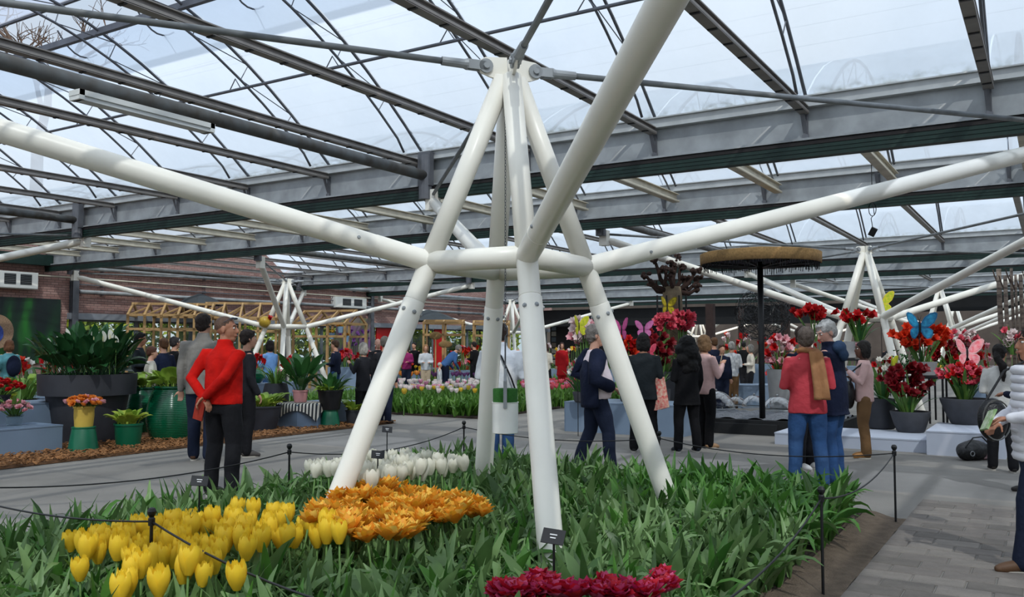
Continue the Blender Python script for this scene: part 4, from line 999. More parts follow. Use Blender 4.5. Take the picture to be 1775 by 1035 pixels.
T_PUR, T_YF = trumpet(P_PUR), trumpet(P_YF)
t = thing('red_flowers', pf + Vector((0, 0, .27)), 'red flowers in the round dark green vase', 'flowers'); bloom_cluster(t, [T_RED], 12, .2, .3, 0, 61, .8)

# generic bouquet: blooms mostly facing outwards/upwards on stems, strap leaves
AL = [single_leaf(.5, .05, .25, .7, .3, M_GRASS, 6), single_leaf(.42, .05, .5, 1.0, .3, M_STR, 6)]
def bouquet(u, v, d, wpx, hpx, metas, n, label, seed, zbase=None, sc=1.0, cat='flowers', leaves=10, face=.9):
    """mass of blooms centred at pixel (u,v), depth d; stems run down to zbase"""
    sc *= 1.28; n = int(n * 1.25); rr = random.Random(seed); c = atd(u, v, d); W = wpx * d / F_PX / 2; H = hpx * d / F_PX / 2
    zb = c.z - H - .35 if zbase is None else zbase
    t = thing('flower_bouquet', (c.x, c.y, zb), label, cat)
    st = MB(); toC = Vector((math.sin(YAW), -math.cos(YAW), 0))
    for i in range(n):
        a = rr.uniform(0, 2 * PI); r = math.sqrt(rr.random()); f = rr.uniform(-1, 1)
        q = rgt * (W * r * math.cos(a)) + toC * (W * .6 * f) + Vector((0, 0, c.z - zb + H * r * math.sin(a)))
        fd_ = (toC * (.5 + .5 * face) + rgt * (1.2 * math.cos(a) * r) + Vector((0, 0, .25 + .6 * rr.random()))).normalized()
        o = link('bloom', rr.choice(metas), t, q, fd_.to_track_quat('Z', 'Y').to_euler(), sc * rr.uniform(.85, 1.15))
        if i % 2 == 0 or n < 16: st.tube([(q.x * .2, q.y * .2, 0), (q.x * .6, q.y * .6, q.z * .6), q - fd_ * .08], .011, 5, False)
    st.build('stems', M_STEM, t)
    if leaves: rosette(t, leaves, AL, W * .3, 0, seed + 1, (.8, 1.3), .25)
    return t, c
def vase(c, zt, zb, rt_, rb_, mat, label, name='floor_vase', shape='pot'):
    t = thing(name, (c.x, c.y, zb), label, 'vase' if name != 'flower_pot' else 'pot'); h = zt - zb
    lathe_part(t, 'body', [(rb_, 0), (rb_ + .02, .02), (rb_ + (rt_ - rb_) * .62, h * .5), (rt_, h * .93), (rt_, h), (rt_ - .03, h), (rt_ - .03, h - .06), (.001, h - .06)], mat, 28)
    m = MB(); m.lathe([(rt_ - .03, h - .055), (.001, h - .03)], 20); m.build('soil', M_CHIP, t)
    return t

# ---------------- middle plinth with bouquets
ym = 13.62
t = box_thing('display_plinth', (-6.27, ym + .55, 0), (2.15, 1.1, .52), M_PLB, 'long blue-grey plinth behind the man in the navy jacket', 'plinth', 'blue-grey display plinths')
m = MB(); m.box((-6.95, ym + .15, .53), (.28, .2, .012), (0, 0, .3)); o = m.build('white_paper', M_PRINT); tag(o, 'white paper sheet lying on the long blue-grey plinth', 'paper')
m = MB(); m.box((0, 0, .075), (.10, .05, .15)); m.build('price_card', pm('teal_card', '#2a8f95', .5, .1), None, False, (-5.98, ym + .1, .52), (0, 0, .3)); tag(bpy.context.scene.objects['price_card'], 'small teal card standing on the long blue-grey plinth', 'card')
bq = [((1014, 573, 15.2, 56, 46), [T_WP, T_WP, T_PINK], 34, 'pale pink and white amaryllis bouquet by the right pylon strut', .9), ((1090, 602, 15.4, 40, 44), [T_OR, T_RED], 16, 'orange-red amaryllis bouquet left of the woman in dark green', .9), ((1138, 605, 16.2, 62, 60), [T_DRED], 26, 'dark red amaryllis mass behind the woman in dark green', 1.0), ((1003, 640, 15.6, 40, 40), [T_W, T_ROSE], 10, 'small white and rose bouquet behind the navy jacket', .6)]
for i, (g, me, n, lab, sc) in enumerate(bq): bouquet(*g, me, n, lab, 70 + i, .64, sc, leaves=16)
for k, (u, d, r, lab) in enumerate(((1012, 15.2, .2, 'the pale pink bouquet'), (1090, 15.4, .18, 'the orange-red bouquet'), (1138, 16.2, .25, 'the dark red bouquet'))):
    c = gd(u, d); vase(c, .70, .0 if d > 16 else .52, r, r * .75, M_POTG, 'grey pot holding ' + lab, 'flower_pot')
# pollard tree with rods and pink amaryllis
p = gd(1166, 17.5); t = thing('pollard_tree', p, 'pollarded plane tree trunk with knobbly bare branches', 'tree')
hz_ = zat(497, 17.5); m = MB()
m.tube([(0, 0, 0), (0.02, 0, 1), (0, 0, hz_ - .25), (0, 0, hz_)], [.24, .21, .20, .17], 16); m.build('trunk', pm('plane_bark', '#7a6a55', .9, .35, 10, bump=.8), t, True)
M_KNOB = pm('pollard_knob_bark', '#4a342c', .95, .4, 25, bump=1.2)
rr = random.Random(13)
for i, (du, dv) in enumerate(((-48, -18), (-28, -44), (-14, -30), (12, -52), (18, -36), (44, -28), (52, -14), (46, 2), (-36, -6), (28, -12), (2, -40), (-8, -22))):
    e = rgt * (du * 17.5 / F_PX) + fwd * rr.uniform(-.35, .35) + Vector((0, 0, hz_ - dv * 17.5 / F_PX)); s = Vector((0, 0, hz_ - .1)) + Vector((e.x, e.y, 0)) * .15
    mid = s.lerp(e, .55) + Vector((rr.uniform(-.05, .05), rr.uniform(-.05, .05), -.08))
    m = MB(); m.tube([s, mid, s.lerp(e, .8) + Vector((0, 0, -.04)), e], [.06, .042, .034, .03], 8); b = m.build('branch', M_KNOB, t, True)
    m = MB()
    for q in range(11): m.ball(e + Vector((rr.uniform(-.085, .085), rr.uniform(-.085, .085), rr.uniform(-.06, .07))), rr.uniform(.025, .05), 7, 5)
    m.build('knob', M_KNOB, b, True)
    m = MB(); m.tube([mid, mid + Vector((rr.uniform(-.12, .12), rr.uniform(-.12, .12), rr.uniform(.05, .2)))], [.022, .014], 5); m.build('twig', M_KNOB, b, True)
for k, du in enumerate((-26, -10, 12, 24)):
    q = gd(1166 + du, 17.0); m = MB(); m.tube([(0, 0, 0), (0, 0, zat(512, 17.0))], .018, 6); o = m.build('black_rod', M_BLACK, None, False, q); tag(o, 'thin black upright rod beside the pollard trunk, %s from the left' % ORD[k], 'rod', 'black rods around the pollard tree')
bouquet(1152, 560, 16.9, 30, 26, [T_ROSE], 12, 'rose-pink amaryllis left of the pollard trunk', 81, .9, .9); bouquet(1184, 556, 17.0, 34, 36, [T_ROSE], 18, 'rose-pink amaryllis right of the pollard trunk', 82, .9, .9)
c = gd(1175, 17.1); vase(c, 1.0, 0, .42, .34, M_POTG, 'broad grey tub around the pollard trunk foot', 'flower_pot')

# ---------------- basin with glass domes
pb = at(1282, 752)
t = thing('water_basin', (pb.x + .1, pb.y + 1.0, 0), 'low black basin with a silvery pebble bed and glass domes', 'basin')
m = MB(); m.box((0, 0, .12), (3.0, 2.0, .24)); m.build('wall', M_DARKWALL, t)
m = MB(); m.grid(lambda i, j: (-1.42 + 2.84 * i, -.92 + 1.84 * j, .25 + .03 * math.sin(37 * i + 3 * j) * math.sin(29 * j + 2 * i)), 50, 34); m.build('pebble_bed', pm('silver_pebbles', '#8d9199', .4, .55, 40, bump=1.0, metal=.3), t)
def clearmat():
    m = bpy.data.materials.new('clear_dome'); m.use_nodes = True; nt = m.node_tree; nt.nodes.clear(); o = nt.nodes.new('ShaderNodeOutputMaterial'); a = nt.nodes.new('ShaderNodeBsdfTransparent'); g = nt.nodes.new('ShaderNodeBsdfGlossy'); g.inputs['Roughness'].default_value = .05
    f = nt.nodes.new('ShaderNodeLayerWeight'); f.inputs['Blend'].default_value = .35; x = nt.nodes.new('ShaderNodeMixShader'); a.inputs['Color'].default_value = (.85, .88, .9, 1)
    nt.links.new(f.outputs['Facing'], x.inputs[0]); nt.links.new(a.outputs[0], x.inputs[1]); nt.links.new(g.outputs[0], x.inputs[2]); nt.links.new(x.outputs[0], o.inputs['Surface']); return m
M_DOME = clearmat()
def dome(p, R, label):
    t = thing('glass_dome', p, label, 'glass dome', 'glass domes on the basin')
    m = MB(); m.lathe([(R * math.cos(a), R * math.sin(a) * .95) for a in [k * PI / 22 for k in range(11)]] + [(.012, R * .95)], 28, (0, 0, 0), (False, True)); m.build('shell', M_DOME, t, True)
    m = MB(); m.lathe([(R + .01, 0), (R + .012, .015), (R - .01, .02)], 28, (0, 0, 0), (False, False)); m.build('rim', M_GALV, t, True)
    m = MB(); m.ball((0, 0, R * .95 + .015), .025, 8, 6); m.build('knob', M_GALV, t, True)
for (u, v, d, R, lab) in ((1240, 713, 17.2, .36, 'clear glass dome left of the black parasol pole'), (1306, 708, 17.6, .25, 'clear glass dome right behind the parasol pole'), (1346, 720, 16.7, .28, 'clear glass dome beside the red-jacketed woman'), (1275, 703, 18.0, .2, 'small glass dome in the middle of the basin')):
    q = gd(u, d); dome((q.x, q.y, .27), R, lab)
# ---------------- parasol with woven disc
pp = at(1322, 750); t = thing('woven_parasol', pp, 'black-poled parasol with a flat woven disc top', 'parasol')
d0 = depth(pp); zt = zat(452, d0)
m = MB(); m.box((-.25, 0, .09), (1.25, 1.0, .18)); m.build('base_plate', M_DARKWALL, t)
m = MB(); m.tube([(0, 0, .1), (0, 0, zt)], .052, 12); m.build('pole', M_BLACK, t, True)
Rr = 102 * d0 / F_PX
m = MB(); m.lathe([(Rr - .02, zt - .06), (Rr, zt - .05), (Rr + .005, zt + .12), (Rr - .04, zt + .14), (.3, zt + .22), (.01, zt + .23)], 40, (0, 0, 0), (False, True)); m.build('woven_rim', M_WICK, t, True)
m = MB(); m.lathe([(Rr - .03, zt - .05), (.06, zt - .02)], 40, (0, 0, 0), (False, False)); m.build('underside', pm('dark_woven_underside', '#3c3b47', .9, .5, 18), t)
m = MB(); rr = random.Random(4)
for k in range(150):
    a = 2 * PI * k / 150; r = Rr - .03 - rr.uniform(0, .04); m.tube([(r * math.cos(a), r * math.sin(a), zt - .05), (r * math.cos(a) * .99, r * math.sin(a) * .99, zt - .05 - rr.uniform(.04, .13))], .008, 3, False)
tag(m.build('fringe', M_DARKWALL, t), None, None, None, 'stuff')
for k in range(8):
    a = 2 * PI * k / 8; m = MB(); m.bar((.05 * math.cos(a), .05 * math.sin(a), zt - .1), ((Rr - .1) * math.cos(a), (Rr - .1) * math.sin(a), zt - .06), .03, .04); m.build('rib', M_BLACK, t)
# ---------------- dark wire ball tree
pw = gd(1322, 20); t = thing('wire_ball', pw, 'dark twiggy wire ball on a thin stem behind the parasol pole', 'ornament')
cz = zat(545, 20); m = MB(); rr = random.Random(6)
for k in range(170):
    a, b = Vector((rr.gauss(0, 1), rr.gauss(0, 1), rr.gauss(0, 1))).normalized(), Vector((rr.gauss(0, 1), rr.gauss(0, 1), rr.gauss(0, 1))).normalized()
    m.tube([Vector((0, 0, cz)) + a.lerp(b, q / 5).normalized() * .62 * rr.uniform(.9, 1.05) for q in range(6)], .006, 3, False)
tag(m.build('twigs', M_BLACK, t), None, None, None, 'stuff'); m = MB(); m.tube([(0, 0, 0), (0, 0, cz - .3)], .03, 8); m.build('stem', M_BLACK, t)

# ---------------- right plinths and pots
box_thing('display_plinth', (-2.55, 14.15, 0), (2.2, 1.3, .18), M_PLL, 'low pale grey plinth behind the couple', 'plinth', 'pale grey display plinths')
box_thing('display_plinth', (-1.05, 14.05, 0), (.95, 1.5, .33), M_PLL, 'higher pale grey plinth under the big grey bowl', 'plinth', 'pale grey display plinths')
def on(u, v, d): return atd(u, v, d)
c = on(1575, 766, 12.9); c = gd(1575, 13.45); vase(c, zat(712, 13.45), .18, .29, .18, M_POTG, 'dark grey tapered pot with deep red amaryllis', 'flower_pot')
bouquet(1572, 662, 13.45, 78, 56, [T_DRED], 34, 'deep red amaryllis in the dark grey tapered pot', 91, zat(716, 13.45), .85, leaves=14)
c = gd(1672, 13.1); vase(c, zat(690, 13.1), .33, .36, .20, M_POTG, 'big grey bowl-shaped pot on the higher plinth', 'flower_pot')
bouquet(1670, 649, 13.1, 74, 34, [T_ROSE, T_RED, T_ROSE], 52, 'dense rose and red striped amaryllis in the big grey bowl', 92, zat(694, 13.1), .62, leaves=30)
c = gd(1524, 14.0); vase(c, zat(690, 14.0), .18, .22, .19, M_POTD, 'tall black vase behind the woman in pale pink', 'floor_vase')
bouquet(1530, 634, 14.0, 44, 32, [T_W, T_W, T_RED], 16, 'white flowers with a red one behind the woman in pale pink', 93, zat(694, 14.0), .7, leaves=26)
# raised grey pots on black stands
def stand(c, zt, w, label):
    t = thing('display_stand', (c.x, c.y, .18), label, 'stand', 'black metal display stands'); h = zt - .18
    m = MB(); m.box((0, 0, h - .015), (w, w, .03)); m.build('shelf', M_BLACK, t)
    for sx in (-1, 1):
        for sy in (-1, 1):
            m = MB(); m.box((sx * (w / 2 - .02), sy * (w / 2 - .02), h / 2), (.03, .03, h)); m.build('leg', M_BLACK, t)
c = gd(1602, 14.1); zs = zat(652, 14.1); stand(c, zs, .6, 'black stand carrying the pot with orange-red amaryllis'); vase(c, zat(627, 14.1), zs, .19, .15, M_POTM, 'light grey pot with orange-red amaryllis and the blue butterfly', 'flower_pot')
bouquet(1597, 583, 14.1, 84, 42, [T_OR], 30, 'orange-red amaryllis below the blue butterfly', 94, zat(630, 14.1), .85, leaves=4)
c = gd(1466, 15.2); zs = zat(622, 15.2); stand(c, zs, .5, 'black stand carrying the tall red amaryllis'); vase(c, zat(592, 15.2), zs, .16, .14, M_POTM, 'square-shouldered grey pot with tall red amaryllis', 'flower_pot')
bouquet(1412, 543, 15.2, 76, 20, [T_RED], 16, 'tall red amaryllis above the heads of the couple', 95, zat(592, 15.2), .85, leaves=0)
bouquet(1488, 550, 15.2, 58, 20, [T_RED], 12, 'tall red amaryllis in front of the second white pylon', 96, zat(592, 15.2), .85, leaves=22)
c = gd(1662, 15.0); zs = zat(648, 15.0); stand(c, zs, .9, 'black stand behind the big grey bowl')
bouquet(1650, 612, 15.0, 84, 40, [T_DRED, T_DRED, T_RED], 30, 'dark red amaryllis around the pink butterfly', 97, zs, .85, leaves=10); bouquet(1660, 585, 16.5, 70, 26, [T_WP, T_ROSE], 20, 'white and pink amaryllis behind the pink butterfly', 98, 1.0, .7)
bouquet(1354, 610, 18.5, 56, 50, [T_WP, T_PINK, T_RED], 24, 'white, pink and red amaryllis left of the red-jacketed woman', 99, .9, 1.0); c = gd(1354, 18.5); vase(c, 1.0, 0, .3, .22, M_POTM, 'pale grey tub left of the red-jacketed woman', 'flower_pot')
bouquet(1352, 645, 19.5, 40, 20, [T_OR, T_RED], 12, 'orange blossoms below the white amaryllis bouquet', 100, .5, .9)
bouquet(1618, 640, 14.6, 30, 36, [T_PUR, T_YF, T_OR], 10, 'small mixed purple and yellow bunch beside the big grey bowl', 101, .9, .6)
# small green shrub
c = gd(1571, 14.6); t = thing('green_shrub', (c.x, c.y, .2), 'small green shrub beside the white pylon leg', 'shrub'); m = MB(); rr = random.Random(77)
for k in range(160): leafquad(m, (rr.gauss(0, .14), rr.gauss(0, .14), zat(632, 14.6) - .2 + rr.gauss(0, .14)), .04, rr)
tag(m.build('foliage', M_STR, t), None, None, None, 'stuff'); m = MB(); m.tube([(0, 0, 0), (0, 0, zat(632, 14.6) - .2)], .015, 6); m.build('stem', M_STEM, t)
# birch trunks hanging at the right
for k, (u, d, r) in enumerate(((1735, 14.5, .042), (1746, 14.3, .034), (1757, 14.7, .026), (1764, 14.4, .022), (1773, 14.5, .034), (1787, 14.6, .04))):
    q = gd(u, d); z0, z1 = zat(578, d), zat(474, d) + random.Random(k).uniform(-.05, .1)
    t = thing('birch_pole', (q.x, q.y, 0), 'birch pole at the right picture edge, %s from the left' % ORD[k], 'pole', 'birch poles above the ponytail woman')
    m = MB(); m.tube([(0, 0, 0), (.01, 0, z0), (0, .01, (z0 + z1) / 2), (0, 0, z1)], [r, r, r * .95, r * .9], 10); m.build('trunk', pm('birch_bark', '#9a8b7e', .85, .6, 8, bump=.5, col2='#4b3f3a', stretch=(1, 1, 3)), t, True)
    m = MB(); m.tube([(0, 0, z1 - .3), (-.06, 0, z1 - .12), (-.09, 0, z1)], [.015, .012, .008], 5); m.build('twig', M_BARK, t)
bouquet(1755, 585, 14.2, 50, 34, [T_WP, T_ROSE], 20, 'pink and white blossoms tied to the birch poles', 105, 1.35, .6, leaves=6)

# ---------------- butterflies
def butterfly(u, v, d, span, c1, c2, label, rz=0, tilt=0.0, dih=.35, zfoot=None):
    c = atd(u, v, d); t = thing('butterfly_ornament', c, label, 'butterfly', 'painted butterfly ornaments', YAW + rz)
    a = pm('wing_' + c1[1:], c1, .5, .35, 22, col2=c2); b = pm('wing_edge_' + c2[1:], c2, .5, .2, 12)
    up = [(0, 0), (.03, .10), (.14, .30), (.30, .42), (.44, .45), (.50, .40), (.47, .26), (.40, .12), (.26, .0), (.1, -.03)]
    lo = [(0, 0), (.12, -.02), (.27, -.02), (.36, -.10), (.36, -.22), (.30, -.33), (.20, -.36), (.10, -.27), (.03, -.13)]
    for sg in (-1, 1):
        for nm, P in (('upper_wing', up), ('lower_wing', lo)):
            m = MB(); m.prism([(x * span, z * span) for x, z in P], -.004, .004)
            m.v = [(sg * q[0] * math.cos(dih), -q[0] * math.sin(dih) + q[2] * 1.0, q[1]) for q in m.v]
            w = m.build(nm, b, t)
            m = MB(); cx_ = sum(p[0] for p in P) / len(P); cy_ = sum(p[1] for p in P) / len(P)
            m.prism([((cx_ + (x - cx_) * .78) * span, (cy_ + (z - cy_) * .78) * span) for x, z in P], -.006, .006)
            m.v = [(sg * q[0] * math.cos(dih), -q[0] * math.sin(dih) + q[2] * 1.0, q[1]) for q in m.v]
            m.build('marking', a, w)
    m = MB(); m.ball((0, 0, 0), (.022 * span * 2, .022 * span * 2, .2 * span), 8, 8)
    m.tube([(0, 0, .18 * span), (.06 * span, 0, .34 * span)], .004, 4); m.tube([(0, 0, .18 * span), (-.06 * span, 0, .34 * span)], .004, 4); m.build('body', M_BLACK, t, True)
    if zfoot is not None: m = MB(); m.tube([(0, .02, 0), (0, .02, zfoot - c.z)], .007, 5); m.build('stick', M_BLACK, t)
butterfly(1594, 567, 13.7, .52, '#2f9fc8', '#1c6f9c', 'blue butterfly ornament on the orange-red amaryllis', 0, zfoot=.9)
butterfly(1676, 612, 13.6, .50, '#f06a78', '#f7b3b8', 'pink butterfly ornament above the big grey bowl', .1, zfoot=.7)
butterfly(1116, 571, 14.8, .34, '#d583b4', '#c766a0', 'mauve-pink butterfly ornament above the woman in dark green', 0, zfoot=.5)
butterfly(1078, 572, 14.8, .46, '#cf5f9a', '#b84a86', 'magenta butterfly ornament partly behind the right pylon leg', -.9, zfoot=.5)
butterfly(1003, 566, 14.6, .40, '#a5b52a', '#d6d23a', 'yellow-green butterfly ornament left of the pale bouquet', .8, zfoot=0)
butterfly(1156, 531, 17.0, .42, '#d6c32a', '#8f7f1a', 'yellow butterfly ornament on the pollard trunk', .5, zfoot=.9)
butterfly(1528, 526, 19.0, .62, '#a8c22a', '#e3d53a', 'large yellow-green butterfly ornament on the second pylon', .5, zfoot=1.2)
butterfly(1545, 634, 13.8, .36, '#d8d43a', '#b9bf28', 'yellow butterfly ornament in the white flowers', .9, zfoot=.7)
butterfly(1125, 612, 14.9, .36, '#c22c4c', '#e05a70', 'crimson butterfly ornament right of the woman in dark green', 1.0, zfoot=.6)

# ---------------- wooden house frames
def house_frame(u, d, wpx, v_eave, v_ridge, label, dep=1.5, nb=4, rz=0.0):
    c = gd(u, d); W = wpx * d / F_PX; ze, zr = zat(v_eave, d), zat(v_ridge, d)
    t = thing('timber_house_frame', c, label, 'timber frame', 'open timber house frames', YAW + rz); s = .078
    for i in range(nb + 1):
        x = -W / 2 + W * i / nb
        for y in (-dep / 2, dep / 2):
            m = MB(); m.box((x, y, ze / 2), (s, s, ze)); m.build('post', M_TAN, t)
            m = MB(); m.bar((x, y * 1.1, ze - .03), (x, 0, zr), s * .8, s); m.build('rafter', M_TAN, t)
        if i < nb:
            for y in (-dep / 2, dep / 2):
                m = MB(); m.bar((x + .03, y * .95, ze), (x + W / nb, y * .25, zr - .12 + 0 * y), s * .6, s * .6); m.build('brace', M_TAN, t)
    for y in (-dep / 2, dep / 2):
        for z in (ze, ze - .45):
            m = MB(); m.bar((-W / 2 - .04, y, z), (W / 2 + .04, y, z), s, s); m.build('rail', M_TAN, t)
    for x in (-W / 2, W / 2):
        m = MB(); m.bar((x, -dep / 2, ze), (x, dep / 2, ze), s, s); m.build('end_rail', M_TAN, t)
    m = MB(); m.bar((-W / 2 - .06, 0, zr), (W / 2 + .06, 0, zr), s, s); m.build('ridge_beam', M_TAN, t)
house_frame(300, 29.0, 130, 548, 527, 'open timber house frame nearest the mural', 2.0, 5, .25)
house_frame(420, 30.2, 118, 552, 526, 'open timber house frame behind the red-jumper man', 1.8, 4, .2)
house_frame(572, 31.5, 98, 562, 539, 'open timber house frame right of the second pylon', 1.6, 3, -.3)
house_frame(770, 33, 66, 560, 556, 'small distant timber frame beside the red door', 1.2, 2)
house_frame(852, 34, 60, 562, 557, 'small distant timber frame left of the rear pylon leg', 1.2, 2)
# dark parasols
def dark_parasol(u, v, d, wpx, hpx, label):
    c = gd(u, d); zt = zat(v, d); R = wpx * d / F_PX / 2; H = hpx * d / F_PX
    t = thing('dark_parasol', c, label, 'parasol', 'dark garden parasols'); m = MB(); m.lathe([(R, zt), (R * .6, zt + H * .55), (.05, zt + H), (.02, zt + H)], 8, (0, 0, 0), (False, True)); m.build('canopy', pm('dark_canvas', '#3e4448', .85, .2, 4), t)
    m = MB(); m.tube([(0, 0, 0), (0, 0, zt + H)], .03, 8); m.build('pole', M_BLACK, t); m = MB(); m.lathe([(.3, 0), (.28, .06), (.04, .09)], 16); m.build('base', M_DARKWALL, t)
    for k in range(8): a = 2 * PI * k / 8; m = MB(); m.bar((0, 0, zt + H * .9), ((R - .03) * math.cos(a), (R - .03) * math.sin(a), zt - .01), .02, .02); m.build('rib', M_BLACK, t)
dark_parasol(345, 529, 30.6, 84, 20, 'dark parasol above the timber frames'); dark_parasol(742, 557, 36, 110, 20, 'dark parasol beside the red doors'); dark_parasol(832, 572, 40, 90, 12, 'farther dark parasol near the rear pylon leg')
# hanging ornament ball, white lantern, hanging pots
def hang(u, v, d): return atd(u, v, d)
c = Vector((-21.55, 19.72, 2.26)); t = thing('hanging_ball', c, 'yellow ball ornament with red flowers hanging at the pylon ring', 'ornament'); m = MB(); m.ball((0, 0, 0), .19, 14, 10); m.build('ball', pm('gold_ball', '#b5952f', .35, .3, 8), t, True); link('bloom', T_RED, t, (.16, .05, .1), (0, .5, 0), 1.4); m = MB(); m.tube([(0, 0, .18), (.04, .06, .05), (.06, .09, -.12)], .006, 4); m.build('cord', M_BLACK, t)
c = hang(517, 603 + 0, 23.5); c = hang(517, 522 + 60, 23.5)
for k, (u, v) in enumerate(((575, 583), (600, 588), (590, 572))):
    c = hang(u, v, 31.0); t = thing('hanging_pot', c, 'pale blue hanging pot with flowers in the timber frame, %s' % ('left one', 'right one', 'upper one')[k], 'pot', 'pale blue hanging pots'); lathe_part(t, 'body', [(.08, -.1), (.12, .12), (.1, .12), (.001, .1)], pm('pale_blue_pot', '#8fb0cf', .5, .1, 5), 16); bloom_cluster(t, [MUM_O, T_YF], 8, .12, .08, .1, 110 + k, .8, False); m = MB(); m.tube([(0, 0, .1), (0, 0, .75)], .004, 4); m.build('cord', M_BLACK, t)
# woven signs
for u, v, w, h, lab in ((755, 582, 22, 14, 'oval woven sign on a pole beside the red door'), (772, 597, 24, 12, 'flat straw basket top beside the stooping man')):
    c = gd(u, 31); z = zat(v, 31); t = thing('woven_sign', c, lab, 'sign', 'woven straw signs', YAW); m = MB(); m.ball((0, 0, z), (w / 2 * 31 / F_PX, .05, h / 2 * 31 / F_PX), 16, 10); m.build('disc', M_WICK, t, True); m = MB(); m.tube([(0, 0, 0), (0, 0, z)], .03, 6); m.build('pole', M_TAN, t)

# ---------------- background flower tables (left middle distance)
def table_flowers(u, d, z, wpx, metas, n, lab, seed, hpx=16, sc=1.0, pmat=None):
    c = gd(u, d); w = wpx * d / F_PX
    box_thing('display_plinth', c, (w, .8, z), M_PLB if pmat is None else pmat, 'grey-blue table under ' + lab, 'plinth', 'distant flower tables', YAW)
    rr = random.Random(seed); t = thing('flower_row', (c.x, c.y, z), lab, 'flowers', None, YAW); H = hpx * d / F_PX
    st = MB()
    for i in range(n):
        q = Vector((rr.uniform(-w / 2, w / 2), rr.uniform(-.3, .3), .15 + H * rr.random())); link('bloom', rr.choice(metas), t, q, (rr.uniform(-.2, .9), rr.uniform(-.5, .5), rr.uniform(0, 6.3)), sc * rr.uniform(.8, 1.2)); st.tube([(q.x * .95, q.y * .8, 0), q], .01, 4, False)
    st.build('stems', M_STEM, t); rosette(t, int(n * .7), AL, w * .4, 0, seed, (.5, .9), .4)
table_flowers(70, 19.5, .75, 110, [T_RED, T_OR, T_W], 26, 'red and white flowers behind the giant pot', 201, 20, 1.2)
table_flowers(300, 19.2, .7, 130, [T_RED, T_DRED], 26, 'red flowers in front of the first timber frame', 202, 30, 1.2)
table_flowers(470, 22, .6, 90, [T_RED, T_PINK], 24, 'red and pink flowers below the second pylon', 203, 30, 1.3)
table_flowers(608, 28.5, .8, 70, [T_ROSE, T_RED], 30, 'rose-red flowers in the right timber frame', 204, 22, 1.2)
table_flowers(615, 33.6, .9, 50, [T_PUR], 24, 'purple blossoms behind the right timber frame', 205, 46, 1.2)
table_flowers(668, 30, .6, 50, [T_RED, T_PUR], 16, 'mixed flowers behind the white-haired woman', 206, 20, 1.2)
table_flowers(700, 31, .5, 80, [T_YF, T_ORF if False else T_OR], 26, 'orange-yellow flowers at the feet of the far visitors', 207, 14, 1.2)
table_flowers(800, 32, .6, 60, [T_RED, T_OR, T_PINK], 30, 'red and peach bouquet beside the stooping man', 208, 34, 1.3)
table_flowers(835, 36, .5, 70, [T_YF, T_RED], 20, 'yellow and red flowers beside the rear pylon leg', 209, 20, 1.3)
table_flowers(975, 34, .6, 80, [T_RED, T_YF, T_WP], 30, 'mixed flowers right of the nearest pylon leg', 210, 36, 1.3)
table_flowers(1060, 30, .7, 90, [T_RED, T_DRED], 26, 'red flowers in front of the dark display wall', 211, 40, 1.3)
table_flowers(1430, 30, .8, 110, [T_RED, T_PINK, T_YF], 26, 'mixed flowers behind the couple', 212, 40, 1.2)
table_flowers(1730, 24, .7, 110, [T_PINK, T_WP, T_RED], 26, 'pink flowers behind the ponytail woman', 213, 50, 1.2)
table_flowers(1295, 33, .8, 80, [T_RED, T_OR, T_WP], 26, 'red and orange flowers behind the basin', 214, 44, 1.3)
c = gd(1312, 21.5); box_thing('display_plinth', c, (1.2, .9, .55), M_PLB, 'pale blue box behind the basin', 'plinth', 'blue-grey display plinths', YAW)
# coloured backdrop panels
for u, d, w, z0, z1, c1, c2, lab in ((612, 35.5, 60, .4, 2.6, '#6b3f78', '#7d8a4a', 'purple and green backdrop panel behind the timber frame'),):
    c = gd(u, d); t = thing('backdrop_panel', (c.x, c.y, 0), lab, 'panel', None, YAW); m = MB(); m.box((0, 0, (z0 + z1) / 2), (w * d / F_PX, .05, z1 - z0)); m.build('board', pm('backdrop_print', c1, .6, .3, 1.6, col2=c2), t); m = MB(); m.box((0, .1, z1 / 2), (.06, .06, z1)); m.build('prop', M_TAN, t)

# ---------------- second tulip bed and the flower strips behind
def far_bed(poly, label, mat, h, n, seed, zb=.02):
    rr = random.Random(seed); m = MB(); xs = [q[0] for q in poly]; ys = [q[1] for q in poly]; k = 0
    V = [plant_mb(random.Random(300 + i), 4, 3, h) for i in range(8)]
    while k < n:
        x, y = rr.uniform(min(xs), max(xs)), rr.uniform(min(ys), max(ys))
        if not inpoly(x, y, poly): continue
        k += 1; q = rr.choice(V); a = rr.uniform(0, 6.3); c, s = math.cos(a), math.sin(a)
        m.add([(x + p[0] * c - p[1] * s, y + p[0] * s + p[1] * c, zb + p[2]) for p in q.v], q.f)
    tag(m.build('tulip_foliage', mat, None, True), label, 'foliage', None, 'stuff')
bed2 = [(-15.5, 14.9), (-9.95, 14.9), (-10.2, 24.5), (-15.5, 24.5)]
M_BED2 = leafmat('bright_tulip_leaves', '#39651f', '#6a9440', .45, .25)
far_bed(bed2, 'bright green tulip leaves of the second bed behind the big pylon', M_BED2, 1.0, 3400, 301)
m = MB(); m.prism(bed2, 0, .04); tag(m.build('bed_soil', M_SOIL), 'dark soil of the second tulip bed', None, None, 'structure')
def small_tulip(mat):
    m = MB()
    for j in range(6):
        q = petal_mb(.085, .07, .032, .004, 3, 2); c, s = math.cos(j * PI / 3), math.sin(j * PI / 3); m.add([(p[0] * c - p[1] * s, p[0] * s + p[1] * c, p[2]) for p in q.v], q.f)
    m.cur = 1; m.tube([(0, 0, -.4), (0, 0, .01)], .008, 4, False)
    return m.mesh('tulip', [mat, M_STEM], True)
